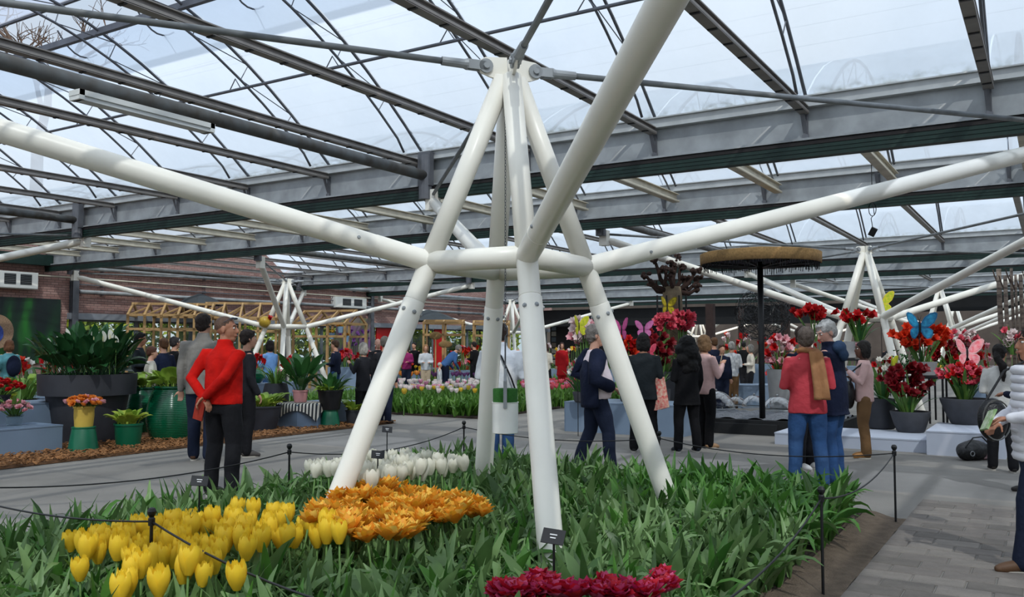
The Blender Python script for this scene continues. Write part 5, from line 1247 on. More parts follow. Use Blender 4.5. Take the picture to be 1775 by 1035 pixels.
ST = {'w': small_tulip(P_WPINK), 'p': small_tulip(P_ROSE), 'y': small_tulip(P_YF), 'm': small_tulip(leafmat('pink_tulip_petals', '#d06a98', '#eaa9c3', .5, .25)), 'u': small_tulip(leafmat('purple_tulip_petals', '#4b2350', '#7a4a80', .5, .2)), 'r': small_tulip(P_RED), 'o': small_tulip(P_ORF)}
def strip(u0, u1, v0, v1, keys, n, label, grp, seed, z=.46, sc=1.2):
    rr = random.Random(seed)
    for i in range(n):
        u, v = rr.uniform(u0, u1), rr.uniform(v0, v1); p = at(u, v, z)
        o = link('tulip', ST[rr.choice(keys)], None, p, (rr.uniform(-.15, .15), rr.uniform(-.15, .15), rr.uniform(0, 6)), sc * rr.uniform(.85, 1.15)); tag(o, label, 'tulip', grp)
strip(690, 832, 661, 676, 'wwwwm', 100, 'white-pink tulip in the second bed behind the big pylon', 'white-pink tulips of the second bed', 401)
strip(700, 832, 672, 684, 'yyw', 18, 'yellow tulip along the front of the second bed', 'yellow tulips of the second bed', 402)
strip(905, 995, 660, 676, 'pmp', 80, 'rose-pink tulip in the second bed right of the nearest pylon leg', 'rose-pink tulips of the second bed', 403)
bed3 = [(max(q[0], -24.6), q[1]) for q in [tuple(at(u, v)[:2]) for u, v in ((690, 668), (1000, 668), (1000, 652), (690, 652))]]
far_bed(bed3, 'green tulip leaves of the distant flower strips', M_BED2, 1.1, 2200, 302)
strip(700, 832, 648, 653, 'u', 40, 'dark purple tulip in the distant strip', 'purple tulips of the distant strip', 404, .46, 1.5)
strip(770, 830, 639, 645, 'r', 34, 'red tulip in the distant strip', 'red tulips of the distant strip', 405, .5, 1.7)
strip(690, 735, 645, 652, 'oy', 18, 'orange tulip in the distant strip', 'orange tulips of the distant strip', 406, .5, 1.6)
# ---------------- lamp fixture, hanging cable box, hanging chain bits
t = thing('tube_light', (-7.45, 5.28, 3.73), 'long fluorescent light fixture fixed under the grey pipe', 'light fixture')
m = MB(); m.box((0, 0, .05), (.16, 1.5, .05)); m.build('housing', M_AC, t); m = MB(); m.box((0, 0, 0.01), (.13, 1.44, .05)); m.build('diffuser', pm('frosted_diffuser', '#cfd3d4', .4, .08, 5), t)
for yy in (-.72, .72): m = MB(); m.box((0, yy, .03), (.16, .05, .09)); m.build('end_cap', M_AC, t)
for yy in (-.5, .5): m = MB(); m.box((-.12, yy, .1), (.2, .03, .02)); m.build('clip', M_GALVD, t)
c = atd(1513, 402, 12.6); t = thing('cable_box', c, 'small black socket box hanging on a coiled cable from the roof', 'socket box')
m = MB(); m.box((0, 0, 0), (.09, .07, .12), (.3, .5, .2)); m.build('box', M_BLACK, t)
m = MB(); m.tube([(0, 0, .05), (-.02, 0, .2)] + [(.05 * math.cos(q), 0, .24 + .09 + .1 * math.sin(q)) for q in [k * PI / 6 - PI / 2 for k in range(26)]] + [(0, 0, .5), (0, 0, 1.3)], .006, 5, False); m.build('cable', M_BLACK, t)
# ================================================================== people
SKIN = {'fair': pm('fair_skin', '#c9967c', .55, .14, 9), 'tan': pm('tan_skin', '#a9745a', .55, .14, 9), 'dark': pm('dark_skin', '#5c3d30', .55, .15, 9), 'pink': pm('pinkish_skin', '#d3a08c', .55, .12, 9)}
M_EYE = pm('eye_white', '#d8d4cc', .3, .05); M_IRIS = pm('iris_dark', '#2a1d17', .3, .1); M_LIP = pm('lip_red', '#9c5a50', .5, .1)
def cloth(name, c, c2=None, rough=.85, bump=.35, scale=5, spec=.2): return pm('cloth_' + name, c, rough, .22, scale, bump=bump, col2=c2, spec=spec, bscale=24)
def hairm(name, c): return pm('hair_' + name, c, .6, .4, 30, bump=.8, spec=.3, stretch=(1, 1, .35))
_cl = bpy.data.textures.new('cloth_folds', 'CLOUDS'); _cl.noise_scale = .16; _cl.noise_depth = 2
_hr = bpy.data.textures.new('hair_clumps', 'CLOUDS'); _hr.noise_scale = .035; _hr.noise_depth = 1
_qf = bpy.data.textures.new('quilting', 'CLOUDS'); _qf.noise_scale = .3
BENCH = bpy.data.scenes.new('bench')          # empty scene in which garments are evaluated one at a time
def remesh(mb, name, mat, parent, vox, disp=0.0, tex=None, it=5):
    me = mb.mesh(name + '_src', mat); tmp = bpy.data.objects.new(name + '_src', me); BENCH.collection.objects.link(tmp)
    r = tmp.modifiers.new('r', 'REMESH'); r.mode = 'VOXEL'; r.voxel_size = vox; r.use_smooth_shade = True
    s = tmp.modifiers.new('s', 'SMOOTH'); s.factor = .5; s.iterations = it
    if disp:
        d = tmp.modifiers.new('d', 'DISPLACE'); d.texture = tex or _cl; d.strength = disp; d.mid_level = .5; d.texture_coords = 'LOCAL'
    BENCH.view_layers[0].update(); dg = BENCH.view_layers[0].depsgraph; ev = tmp.evaluated_get(dg); out = bpy.data.meshes.new_from_object(ev); out.name = name
    out.materials.clear(); out.materials.append(mat); out.polygons.foreach_set('use_smooth', [True] * len(out.polygons))
    bpy.data.objects.remove(tmp); bpy.data.meshes.remove(me)
    return link(name, out, parent)
def rings(m, rs, n=18):
    """closed loft of ellipses (centre, rx, ry, R)"""
    vs_ = []
    for c, rx, ry, R in rs:
        for j in range(n):
            a = 2 * PI * j / n; ca, sa = math.cos(a), math.sin(a)
            ca = math.copysign(abs(ca) ** .85, ca); sa = math.copysign(abs(sa) ** .85, sa)
            vs_.append(Vector(c) + R @ Vector((rx * ca, ry * sa, 0)))
    k = len(rs); fs = [(i * n + j, i * n + (j + 1) % n, (i + 1) * n + (j + 1) % n, (i + 1) * n + j) for i in range(k - 1) for j in range(n)]
    fs += [tuple(reversed(range(n))), tuple((k - 1) * n + j for j in range(n))]
    m.add(vs_, fs)
def limb(m, pts, rad, n=14):
    """tapered limb with rounded ends"""
    P = [Vector(p) for p in pts]; a, b = P[0], P[-1]; da = (P[1] - a).normalized(); db = (b - P[-2]).normalized()
    pp = [a - da * rad[0] * .8, a - da * rad[0] * .5] + P + [b + db * rad[-1] * .5, b + db * rad[-1] * .8]
    m.tube(pp, [rad[0] * .5, rad[0] * .85] + list(rad) + [rad[-1] * .85, rad[-1] * .5], n)
ARMS = {'down': ((.16, -.02, -1), (.02, .2, -1)), 'bent': ((.22, -.05, -1), (-.45, .9, .05)), 'phone': ((.25, .25, -1), (-.35, .7, .75)), 'chest': ((.3, .1, -1), (-.75, .75, .35)),
        'hip': ((.62, -.45, -.75), (-.62, .62, -.30)), 'backl': ((.42, -.50, -.85), (-.55, -.35, -.72)), 'backr': ((.55, -.42, -.85), (-.95, -.32, -.42)), 'carry': ((.18, .0, -1), (-.05, .45, -.85)), 'fwd': ((.2, .45, -.85), (-.2, .95, -.15))}
def person(label, u, d, heading, H, top, legs, skin='fair', hair=('short', '#3a2a20'), head=(0, 0), arms=('down', 'down'), legpose='stand', lean=0.0, fat=1.0, width=1.0, hem=.84, vox=None, collar=None, shoe='#2a2624', fem=False, zlift=0.0, extra=None, coat=False, pos=None, det=None, topname='jacket', skirt=False):
    p = pos if pos is not None else gd(u, d); k = H / 1.75
    near = d < 13; vox = vox or (.010 if d < 10.5 else .013 if d < 14 else .02 if d < 22 else .028)
    det = near if det is None else det
    base = Vector((p[0], p[1], zlift)); rz = YAW - math.radians(heading)
    sh = (.185 if fem else .205) * width * k; hipw = .095 * k
    Rl = Euler((-lean, 0, 0)).to_matrix()
    hipc = Vector((0, 0, .93 * k))
    def T(x, y, z): return hipc + Rl @ (Vector((x, y, z)) * k - Vector((0, 0, .93 * k)))   # torso point
    LP = {'stand': ((-.0, 0), (.0, 0)), 'stride': ((-.02, -.20), (.02, .16)), 'apart': ((-.06, .02), (.06, -.02)), 'walk': ((0, .16), (0, -.18)), 'step': ((-.02, .10), (.02, -.08))}[legpose]
    knees, ankles, hips_ = [], [], []
    for s, (fx, fy) in zip((-1, 1), LP):
        h = hipc + Vector((s * hipw, 0, -.02 * k)); a = Vector((s * .085 * k + fx, fy, .085 * k)); kn = (h + a) / 2 + Vector((0, .035 * k + max(0, -fy) * .12, .02 * k))
        hips_.append(h); knees.append(kn); ankles.append(a)
    shoulders, elbows, wrists, hdirs = [], [], [], []
    for s, nm in zip((-1, 1), arms):
        S = T(s * sh / k * .93, -.01, 1.405)
        if not isinstance(nm, str):           # ('ik', wrist x, y, z, elbow pole x, y, z) in body space at 1.75 m
            Wt = T(*nm[1:4]); v = Wt - S; a_, b_ = .30 * k, .255 * k; L = min(v.length, (a_ + b_) * .995); vn = v.normalized()
            ca = (a_ * a_ + L * L - b_ * b_) / (2 * a_ * L); pole = Vector(nm[4:7]); pole = (pole - vn * pole.dot(vn)).normalized()
            E = S + vn * a_ * ca + pole * a_ * math.sqrt(max(0, 1 - ca * ca)); Wr = S + vn * L
            shoulders.append(S); elbows.append(E); wrists.append(Wr); hdirs.append((Wr - E).normalized()); continue
        e, w = ARMS[nm]
        E = S + Rl @ (Vector((s * e[0], e[1], e[2])).normalized() * .30 * k); wd = Rl @ Vector((s * w[0], w[1], w[2])).normalized()
        shoulders.append(S); elbows.append(E); wrists.append(E + wd * .255 * k); hdirs.append(wd)
    # ---- body (skin): one surface
    m = MB(); nb = T(0, -.015, 1.44); nt_ = T(0, .012, 1.555)
    limb(m, [nb, nt_], [.058 * k, .054 * k])
    rings(m, [(T(0, 0, z), rx * k * fat, ry * k * fat, Rl) for z, rx, ry in ((.90, .14, .10), (1.05, .125, .09), (1.30, .145, .10), (1.42, .13, .08), (1.47, .06, .055))], 14)
    HR = (Euler((0, 0, rz)).to_matrix().inverted() @ Euler((0, 0, rz)).to_matrix()) @ Euler((0, 0, math.radians(head[0]))).to_matrix() @ Euler((math.radians(head[1]), 0, 0)).to_matrix()
    hc = T(0, .02, 1.635)
    k0 = k; k = k * 1.09
    def Hd(x, y, z): return hc + HR @ (Vector((x, y, z)) * k0 * 1.09)
    m.ball(Hd(0, -.012, .028), (.073 * k, .092 * k, .086 * k), 16, 12, HR); m.ball(Hd(0, .026, -.022), (.061 * k, .068 * k, .092 * k), 14, 10, HR); m.ball(Hd(0, .045, -.085), (.044 * k, .042 * k, .034 * k), 12, 8, HR)
    m.tube([Hd(0, .086, .018), Hd(0, .104, -.012), Hd(0, .106, -.024), Hd(0, .09, -.034)], [.008 * k, .012 * k, .016 * k, .010 * k], 8)
    m.ball(Hd(0, .080, .030), (.048 * k, .014 * k, .010 * k), 10, 6, HR); m.ball(Hd(0, .086, -.058), (.026 * k, .012 * k, .014 * k), 8, 6, HR)
    for s in (-1, 1): m.ball(Hd(s * .073, -.004, -.008), (.010 * k, .020 * k, .032 * k), 8, 8, HR)
    k = k0
    for i, s in enumerate((-1, 1)):
        limb(m, [shoulders[i], elbows[i], wrists[i]], [.046 * k, .038 * k, .027 * k], 10)
        wd = hdirs[i]; W = wrists[i]; up = Vector((0, 0, 1)) if abs(wd.z) < .8 else Vector((0, 1, 0)); sd_ = wd.cross(up).normalized(); nr = sd_.cross(wd)
        palm_n = -nr if nr.z > 0 else nr
        m.ball(W + wd * .055 * k, (.020 * k, .042 * k, .050 * k), 10, 8, Matrix((palm_n, sd_, wd)).transposed())
        if det:
            for f, (off, L) in enumerate(((-.030, .066), (-.010, .078), (.011, .074), (.031, .058))):
                b = W + wd * .088 * k + sd_ * off * k; c1 = b + (wd * .85 + palm_n * .35) * L * .5 * k; c2 = c1 + (wd * .55 + palm_n * .8) * L * .5 * k
                limb(m, [b - wd * .02 * k, c1, c2], [.0100 * k, .0095 * k, .0080 * k], 8)
            tb = W + wd * .035 * k + sd_ * -.036 * k; limb(m, [tb, tb + (wd * .6 - sd_ * .6 + palm_n * .3) * .035 * k, tb + (wd * 1.0 - sd_ * .7 + palm_n * .6) * .055 * k], [.012 * k, .0105 * k, .0085 * k], 8)
        else:
            for off in (-.028, -.009, .010, .028): limb(m, [W + wd * .08 * k + sd_ * off * k, W + wd * .14 * k + sd_ * off * k + palm_n * .02 * k], [.011 * k, .009 * k], 6)
            limb(m, [W + wd * .03 * k - sd_ * .035 * k, W + wd * .085 * k - sd_ * .055 * k], [.012 * k, .010 * k], 6)
    for i, s in enumerate((-1, 1)):
        limb(m, [hips_[i], knees[i], ankles[i] - Vector((0, 0, .03 * k))], [.078 * k, .050 * k, .034 * k], 10)
        limb(m, [ankles[i] + Vector((0, -.03 * k, -.045 * k)), ankles[i] + Vector((0, .12 * k, -.055 * k))], [.028 * k, .024 * k], 8)
    body = remesh(m, 'person', SKIN[skin], None, min(vox, .0065) if det and d < 11 else min(vox, .014), it=3)
    body.location = base; body.rotation_euler = (0, 0, rz); tag(body, label, 'person')
    # ---- trousers
    m = MB(); wz = .02
    bel = 1.0 + (fat - 1) * 1.2
    rings(m, [(hipc + Vector((0, 0, z * k)), rx * k * fat ** .5, ry * k * fat ** .5, Euler().to_matrix()) for z, rx, ry in ((-.12, .150, .105), (-.02, .160, .112), (.05, .145, .10), (.08, .135, .09))], 18)
    lw = 1.0
    for i, s in enumerate((-1, 1)):
        limb(m, [hips_[i] + Vector((0, 0, -.02)), (hips_[i] + knees[i]) / 2, knees[i], (knees[i] + ankles[i]) / 2 + Vector((0, -.015 * k, 0)), ankles[i] + Vector((0, -.005, -.01 * k))], [.100 * k * fat ** .5, .096 * k * fat ** .5, .080 * k, .074 * k, .070 * k], 14)
    if skirt: rings(m, [(hipc + Vector((0, 0, z * k)), rx * k, ry * k, Euler().to_matrix()) for z, rx, ry in ((-.45, .22, .18), (-.2, .19, .15), (.05, .16, .12))], 18)
    remesh(m, 'trousers', legs, body, vox, .012)
    # ---- top
    m = MB(); f = fat; zs = [(hem, .178 if not coat else .20, .132 if not coat else .15), (hem + .03, .182 if not coat else .198, .136), (1.02, .165 if fem else .175, .125 * (1 + (fat - 1) * 1.6)), (1.15, .165 if fem else .178, .125 * (1 + (fat - 1) * 1.3)), (1.28, .176, .128), (1.36, .172 * width, .116), (1.42, .125, .090), (1.47, .078, .075)]
    rings(m, [(T(0, .0 + (.03 * (fat - 1) * 3 if z < 1.2 else 0), z), rx * k * (f ** .8) * width ** .5, ry * k * f ** .4, Rl) for z, rx, ry in zs], 20)
    for i, s in enumerate((-1, 1)):
        S = shoulders[i] + Vector((-s * .035 * k, 0, -.015 * k)); limb(m, [S, shoulders[i], (shoulders[i] + elbows[i]) / 2, elbows[i], (elbows[i] + wrists[i]) / 2, wrists[i] + hdirs[i] * -.005], [.062 * k, .063 * k, .060 * k, .054 * k, .049 * k, .042 * k], 12)
    if collar: rings(m, [(T(0, .0, 1.45), .085 * k, .082 * k, Rl), (T(0, .004, 1.50), .074 * k, .076 * k, Rl), (T(0, .010, 1.535), .070 * k, .074 * k, Rl)], 16)
    remesh(m, topname, top, body, vox, .020 if near else .016)
    # ---- shoes
    sm = pm('shoe_' + shoe[1:], shoe, .6, .2, 12); so = pm('shoe_sole', '#b9b4aa', .8, .1)
    for i, s in enumerate((-1, 1)):
        m = MB(); a = ankles[i]; toe = Vector((s * .012, .165 * k, 0)); z0 = .035 * k
        limb(m, [Vector((a.x, a.y - .035 * k, z0 + .02 * k)), Vector((a.x, a.y + .03 * k, z0 + .018 * k)), Vector((a.x, a.y, 0)) + toe * .75 + Vector((0, 0, z0 + .0)), Vector((a.x, a.y, 0)) + toe + Vector((0, 0, z0 - .006))], [.042 * k, .044 * k, .042 * k, .030 * k], 12)
        limb(m, [a + Vector((0, -.01 * k, .03 * k)), Vector((a.x, a.y, z0 + .02 * k))], [.040 * k, .042 * k], 10)
        so_ = remesh(m, 'shoe', sm, body, max(.009, vox * .8)) if d < 15 else m.build('shoe', sm, body, True)
        if near: q = MB(); q.prism([(a.x + .046 * k * math.cos(t_) * (1 if math.sin(t_) < 0 else .95), a.y + .06 * k + .125 * k * math.sin(t_)) for t_ in [j * PI / 8 for j in range(16)]], 0.0, .016); q.build('sole', so, so_)
    # ---- hair
    if hair:
        k = k0 * 1.09; st, hcx = hair; hm_ = hairm(hcx[1:], hcx); m = MB()
        if st == 'buzz': m.ball(Hd(0, -.018, .036), (.0745 * k, .0925 * k, .084 * k), 18, 12, HR)
        elif st == 'bald':
            for a in range(-7, 8): q = PI * 1.5 + a * .2; m.ball(Hd(.070 * math.cos(q), -.012 + .084 * math.sin(q), -.005), (.018 * k, .018 * k, .045 * k), 8, 6, HR)
            m.ball(Hd(0, -.05, .04), (.066 * k, .055 * k, .062 * k), 12, 8, HR)
        else:
            m.ball(Hd(0, -.020, .040), (.082 * k, .098 * k, .090 * k), 18, 12, HR); m.ball(Hd(0, -.050, -.01), (.074 * k, .058 * k, .07 * k), 14, 8, HR)
            if st in ('short', 'mid'):
                for s in (-1, 1): m.ball(Hd(s * .066, -.02, .005), (.016 * k, .045 * k, .05 * k), 8, 8, HR)
                m.ball(Hd(0, .055, .088), (.055 * k, .032 * k, .022 * k), 10, 6, HR)
            if st in ('bob', 'long'):
                m.ball(Hd(0, -.040, -.035), (.092 * k, .075 * k, .11 * k), 14, 10, HR)
                for s in (-1, 1): m.ball(Hd(s * .074, .0, -.03), (.024 * k, .05 * k, .095 * k), 10, 8, HR)
            if st == 'long': limb(m, [Hd(0, -.06, -.06), T(0, -.13, 1.42), T(0, -.14, 1.27)], [.085 * k, .10 * k, .075 * k])
            if st == 'tail':
                m.ball(Hd(0, -.06, -.03), (.06 * k, .045 * k, .05 * k), 12, 8, HR); limb(m, [Hd(0, -.10, .01), Hd(0, -.135, -.05), T(.0, -.14, 1.42), T(.0, -.15, 1.24)], [.032 * k, .045 * k, .05 * k, .022 * k])
            if st == 'afro':
                for (x, y, z, r) in ((0, -.03, .03, .13), (.09, -.02, -.06, .10), (-.09, -.02, -.06, .10), (0, -.09, -.10, .13), (.10, -.07, -.19, .10), (-.10, -.07, -.19, .10), (0, -.10, -.26, .11), (.07, -.09, -.32, .08), (-.07, -.09, -.32, .08)): m.ball(Hd(x, y, z), r * k, 12, 8)
        remesh(m, 'hair', hm_, body, max(.010, vox * .9), .022 if st != 'buzz' else .0, _hr, 2)
    k = k0 * 1.09
    if det:
        for s in (-1, 1):
            e = MB(); e.ball(Hd(s * .029, .079, .010), (.012 * k, .011 * k, .009 * k), 10, 7, HR); eo = e.build('eye', M_EYE, body, True)
            e = MB(); e.ball(Hd(s * .029, .087, .010), .0055 * k, 8, 6); e.build('iris', M_IRIS, eo, True)
            if hair: e = MB(); e.tube([Hd(s * .012, .0925, .030), Hd(s * .032, .089, .036), Hd(s * .048, .076, .031)], .0038 * k, 5); e.build('eyebrow', hairm(hair[1][1:], hair[1]), body)
        e = MB(); e.ball(Hd(0, .0965, -.058), (.021 * k, .006 * k, .0055 * k), 10, 6, HR); e.build('mouth', M_LIP, body, True)
    k = k0
    return dict(o=body, T=T, Hd=Hd, HR=HR, k=k, W=wrists, E=elbows, S=shoulders, hd=hdirs, base=base, rz=rz, ank=ankles, hip=hipc, Rl=Rl)
def wp(P, v):        # person-local point -> world
    return P['base'] + Euler((0, 0, P['rz'])).to_matrix() @ Vector(v)
C_RED = cloth('red_fleece', '#c8170f', '#b0120c', .95, .4, 8); C_BLACK = cloth('black', '#1a1a1e'); C_BLK2 = cloth('black_wool', '#101013'); C_JEAN = cloth('blue_jeans', '#31517c', '#263f62'); C_DJEAN = cloth('dark_jeans', '#1c2438'); C_NAVY = cloth('navy', '#161d33'); C_GREY = cloth('grey_beige', '#84807a', '#75716b')
C_WHITE = cloth('off_white', '#d4d6d8', '#bfc2c6'); C_DGREEN = cloth('dark_green_black', '#20262a'); C_PALEPINK = cloth('pale_pink', '#d9b3ae'); C_CORAL = cloth('coral_red', '#bf4047', '#a8343c', .7); C_BROWN = cloth('tan_brown', '#7a5c3e'); C_TEAL = cloth('teal', '#5f9aa0'); C_CREAM = cloth('cream', '#d8cfc0'); C_MAG = cloth('magenta', '#8f2860'); C_BLUE = cloth('mid_blue', '#3d5f8f'); C_LBLUE = cloth('light_blue', '#6f9ad0'); C_BEIGE = cloth('beige', '#b8a58c'); C_SWEAT = cloth('white_knit', '#d6d4cf'); C_SHIRT = cloth('pink_white_shirt', '#ead9da', '#ddcaca'); C_DRED = cloth('bright_red', '#b51a20'); C_PUFF = cloth('white_puffer', '#e3e1e6', '#d2d0d8', .55, .1)
C_DARK = cloth('charcoal_coat', '#26262b'); C_LEATH = pm('black_leather', '#17171a', .4, .2, 12, bump=.3)

# 1 man in the red jumper
P = person('man in a red fleece jumper and black trousers, hands clasped behind his back', 388, 8.75, 22, 1.78, C_RED, C_BLACK, 'tan', ('buzz', '#6b5244'), (-70, 0), (('ik', -.09, -.165, .965, -1, -.35, .1), ('ik', -.05, -.185, .985, 1, -.5, .1)), 'apart', 0.02, 1.06, 1.05, .90, collar=True, topname='jumper')
Hd, HR, k = P['Hd'], P['HR'], P['k']
t = MB()
for s in (-1, 1): t.ball(Hd(s * .034, .070, .098), (.028, .022, .012), 12, 8, HR); t.tube([Hd(s * .06, .06, .095), Hd(s * .078, .0, .06)], .003, 4)
t.tube([Hd(-.01, .085, .10), Hd(.01, .085, .10)], .003, 4); o = t.build('sunglasses', pm('dark_lens', '#39424f', .15, .2), P['o'], True)
t = MB(); W = P['W'][1]; h = P['hd'][1]; t.tube([W - h * .02, W + h * .008], .034, 14); t.build('wristwatch', M_GALV, P['o'])
# rolled red leaflet held in his hands
q = wp(P, P['W'][1] + P['hd'][1] * .09); m = MB(); m.box((0, 0, 0), (.10, .015, .22), (.2, .3, .4)); o = m.build('red_leaflet', cloth('red_print', '#a83a2c'), None, False, q + Vector((0, 0, -.07))); tag(o, 'folded red leaflet held by the man in the red jumper', 'leaflet')
# 2 tall man in grey-beige jacket
P = person('tall man in a grey-beige jacket and dark jeans, seen from behind', 352, 11.45, -8, 1.90, C_GREY, C_DJEAN, 'fair', ('short', '#2e231e'), (-20, 0), ('down', 'carry'), 'step', 0, 1.05, 1.05, .80, collar=True, shoe='#5d3f2c')
q = wp(P, P['W'][1] + Vector((0, 0, -.30))); t = thing('carrier_bag', q, 'pale patterned carrier bag held by the man in grey-beige', 'bag'); m = MB(); m.grid(lambda i, j: (.14 * math.cos(2 * PI * i) * (1 - .15 * j), .07 * math.sin(2 * PI * i), -.22 + .40 * j), 16, 4); m.build('sack', pm('patterned_plastic', '#c9cfc6', .5, .4, 14, col2='#5f8f7a'), t, True); m = MB(); m.tube([(-.08, 0, .17), (-.04, 0, .28), (.04, 0, .28), (.08, 0, .17)], .006, 5); m.build('handle', M_PRINT, t)
# 3 dark-jacketed person behind
person('person in a dark jacket half hidden behind the red-jumper man', 428, 11.9, 60, 1.70, C_DARK, C_BLACK, 'fair', ('short', '#2a201c'), (0, 0), ('carry', 'carry'), 'stand', shoe='#4a4542')
# 4 man in off-white jacket behind the rear leg
P = person('man in an off-white jacket and jeans seen from behind between the pylon legs', 868, 10.7, 4, 1.76, C_WHITE, C_JEAN, 'fair', ('short', '#3d2c22'), (0, 0), ('bent', 'bent'), 'stand', 0, 1.10, 1.08, .82, collar=True)
T, k = P['T'], P['k']; m = MB(); m.tube([T(-.12, .10, 1.43), T(-.10, -.02, 1.50), T(0.02, -.145, 1.36), T(.14, -.165, 1.1), T(.20, -.10, .92)], .012, 5, flat=.5); m.build('bag_strap', C_BLACK, P['o'])
# 5 man in navy jacket, hand on hip
P = person('stout man in an open navy jacket and pale shirt, hand on hip', 1033, 10.2, 80, 1.73, C_SHIRT, C_DJEAN, 'fair', ('short', '#8a8178'), (-10, 0), ('hip', ('ik', .22, .13, 1.03, .35, -1, .15)), 'stride', -.03, 1.22, 1.0, .90, topname='shirt', shoe='#1c1a1a')
T, k, Rl = P['T'], P['k'], P['Rl']; m = MB()
def jk(i, j):        # open jacket shell over the back and both sides
    z = .80 + .66 * j; a = PI * (-.10 - .80 * i); w = (.26 if z < 1.2 else .24 - .16 * max(0, z - 1.30) / .17); dp = (.19 if z < 1.25 else .165 - .08 * max(0, z - 1.3) / .17)
    return T(w * math.cos(a), .02 + dp * math.sin(a) * 1.05, z)
m.grid(jk, 20, 14)
for i, s in enumerate((-1, 1)): limb(m, [P['S'][i] + Vector((-s * .03, 0, -.01)), P['S'][i], (P['S'][i] + P['E'][i]) / 2, P['E'][i], P['E'][i].lerp(P['W'][i], .85)], [.084, .088, .082, .074, .062], 12)
o = m.build('jacket', C_NAVY, P['o'], True); sd2 = o.modifiers.new('thickness', 'SOLIDIFY'); sd2.thickness = .014; sd2.offset = 1
# 6 woman in dark green-black jacket
P = person('person in a dark green-black jacket with dark hair, seen from behind', 1115, 12.4, 5, 1.66, C_DGREEN, C_BLK2, 'tan', ('bob', '#141012'), (0, 0), ('bent', 'bent'), 'apart', 0, 1.06, 1.08, .78, coat=True, fem=True, shoe='#232326')
# 7 black-clad woman with big curly hair
P = person('woman all in black with long curly black hair, seen from behind', 1190, 12.4, -15, 1.60, C_BLK2, C_BLK2, 'dark', ('afro', '#0c0a0b'), (10, 0), ('bent', 'carry'), 'apart', 0, 1.1, 1.0, .72, coat=True, fem=True, shoe='#1b2430')
q = wp(P, Vector((-.42, .12, .64))); t = thing('patterned_bag', q, 'red and white patterned shopping bag hanging beside the woman in black', 'bag'); m = MB()
def bagf(i, j):
    a = 2 * PI * i; w = .20 - .07 * j; return (w * math.cos(a), .09 * math.sin(a) * (1 - .5 * j), .42 * j - .06 * (1 - j) * (1 - abs(math.cos(a))))
m.grid(bagf, 18, 6); m.build('sack', pm('floral_bag', '#c94a4a', .7, .6, 26, col2='#cfc0a8'), t, True); m = MB(); m.tube([(-.08, 0, .40), (0, 0, .62), (.08, 0, .40)], .008, 5); m.build('handle', C_DRED, t)
# 8 pale pink cardigan woman beside
person('woman in a pale pink cardigan and black trousers beside the woman in black', 1221, 12.9, 60, 1.64, C_PALEPINK, C_BLK2, 'fair', ('bob', '#8a6a4a'), (0, 5), ('phone', 'phone'), 'stand', 0, 1.0, 1.0, .84, fem=True, shoe='#b08b68')
# 10 coral jacket woman
P = person('woman in a coral red jacket and blue jeans with a tan scarf, seen from behind', 1398, 9.25, 6, 1.68, C_CORAL, C_JEAN, 'fair', ('mid', '#6b5d52'), (-12, 5), ('bent', 'bent'), 'apart', 0, 1.12, 1.10, .82, fem=True, collar=True, shoe='#4a4038')
T = P['T']; m = MB()
def scarf(i, j):
    s = j; x = .085 - .03 + .07 * i
    path = [(.02, .10, 1.44), (.06, .03, 1.515), (.07, -.11, 1.47), (.08, -.175, 1.30), (.10, -.195, 1.10), (.11, -.19, .98)]
    f = s * (len(path) - 1); a = int(min(f, len(path) - 2)); b = f - a; q = [path[a][c] * (1 - b) + path[a + 1][c] * b for c in range(3)]
    return T(q[0] + (i - .5) * (.11 + .05 * s), q[1] - .012 * math.sin(i * 9), q[2] + .0)
m.grid(scarf, 8, 20); o = m.build('scarf', cloth('tan_scarf', '#a5764e', '#8d6040'), P['o'], True); sd2 = o.modifiers.new('thickness', 'SOLIDIFY'); sd2.thickness = .018
m = MB(); m.tube([T(.075 * math.cos(q), .02 + .085 * math.sin(q), 1.505 + .01 * math.sin(2 * q)) for q in [j * 2 * PI / 14 for j in range(15)]], .030, 8, False); m.build('scarf_loop', cloth('tan_scarf', '#a5764e'), P['o'], True)
# 11 navy jacket man with white hair
P = person('white-haired man in a navy hooded jacket looking down', 1443, 9.55, -52, 1.76, C_NAVY, C_JEAN, 'pink', ('mid', '#cfccc6'), (52, -22), ('bent', 'phone'), 'stand', .06, 1.12, 1.12, .74, coat=True, collar=True, shoe='#2a2a2e')
T = P['T']; m = MB()
m.ball(T(0, -.10, 1.46), (.12, .07, .085), 14, 10); m.ball(T(0, -.14, 1.38), (.10, .05, .07), 12, 8); remesh(m, 'hood', cloth('slate_hood', '#2c3f58'), P['o'], .012, .02)
# 12 man behind them
person('brown-haired man in a navy striped top hidden behind the couple', 1392, 10.7, 150, 1.72, C_NAVY, C_BLACK, 'tan', ('short', '#3e2c22'), (0, 0), ('bent', 'bent'), 'stand', shoe='#c9c6c0')
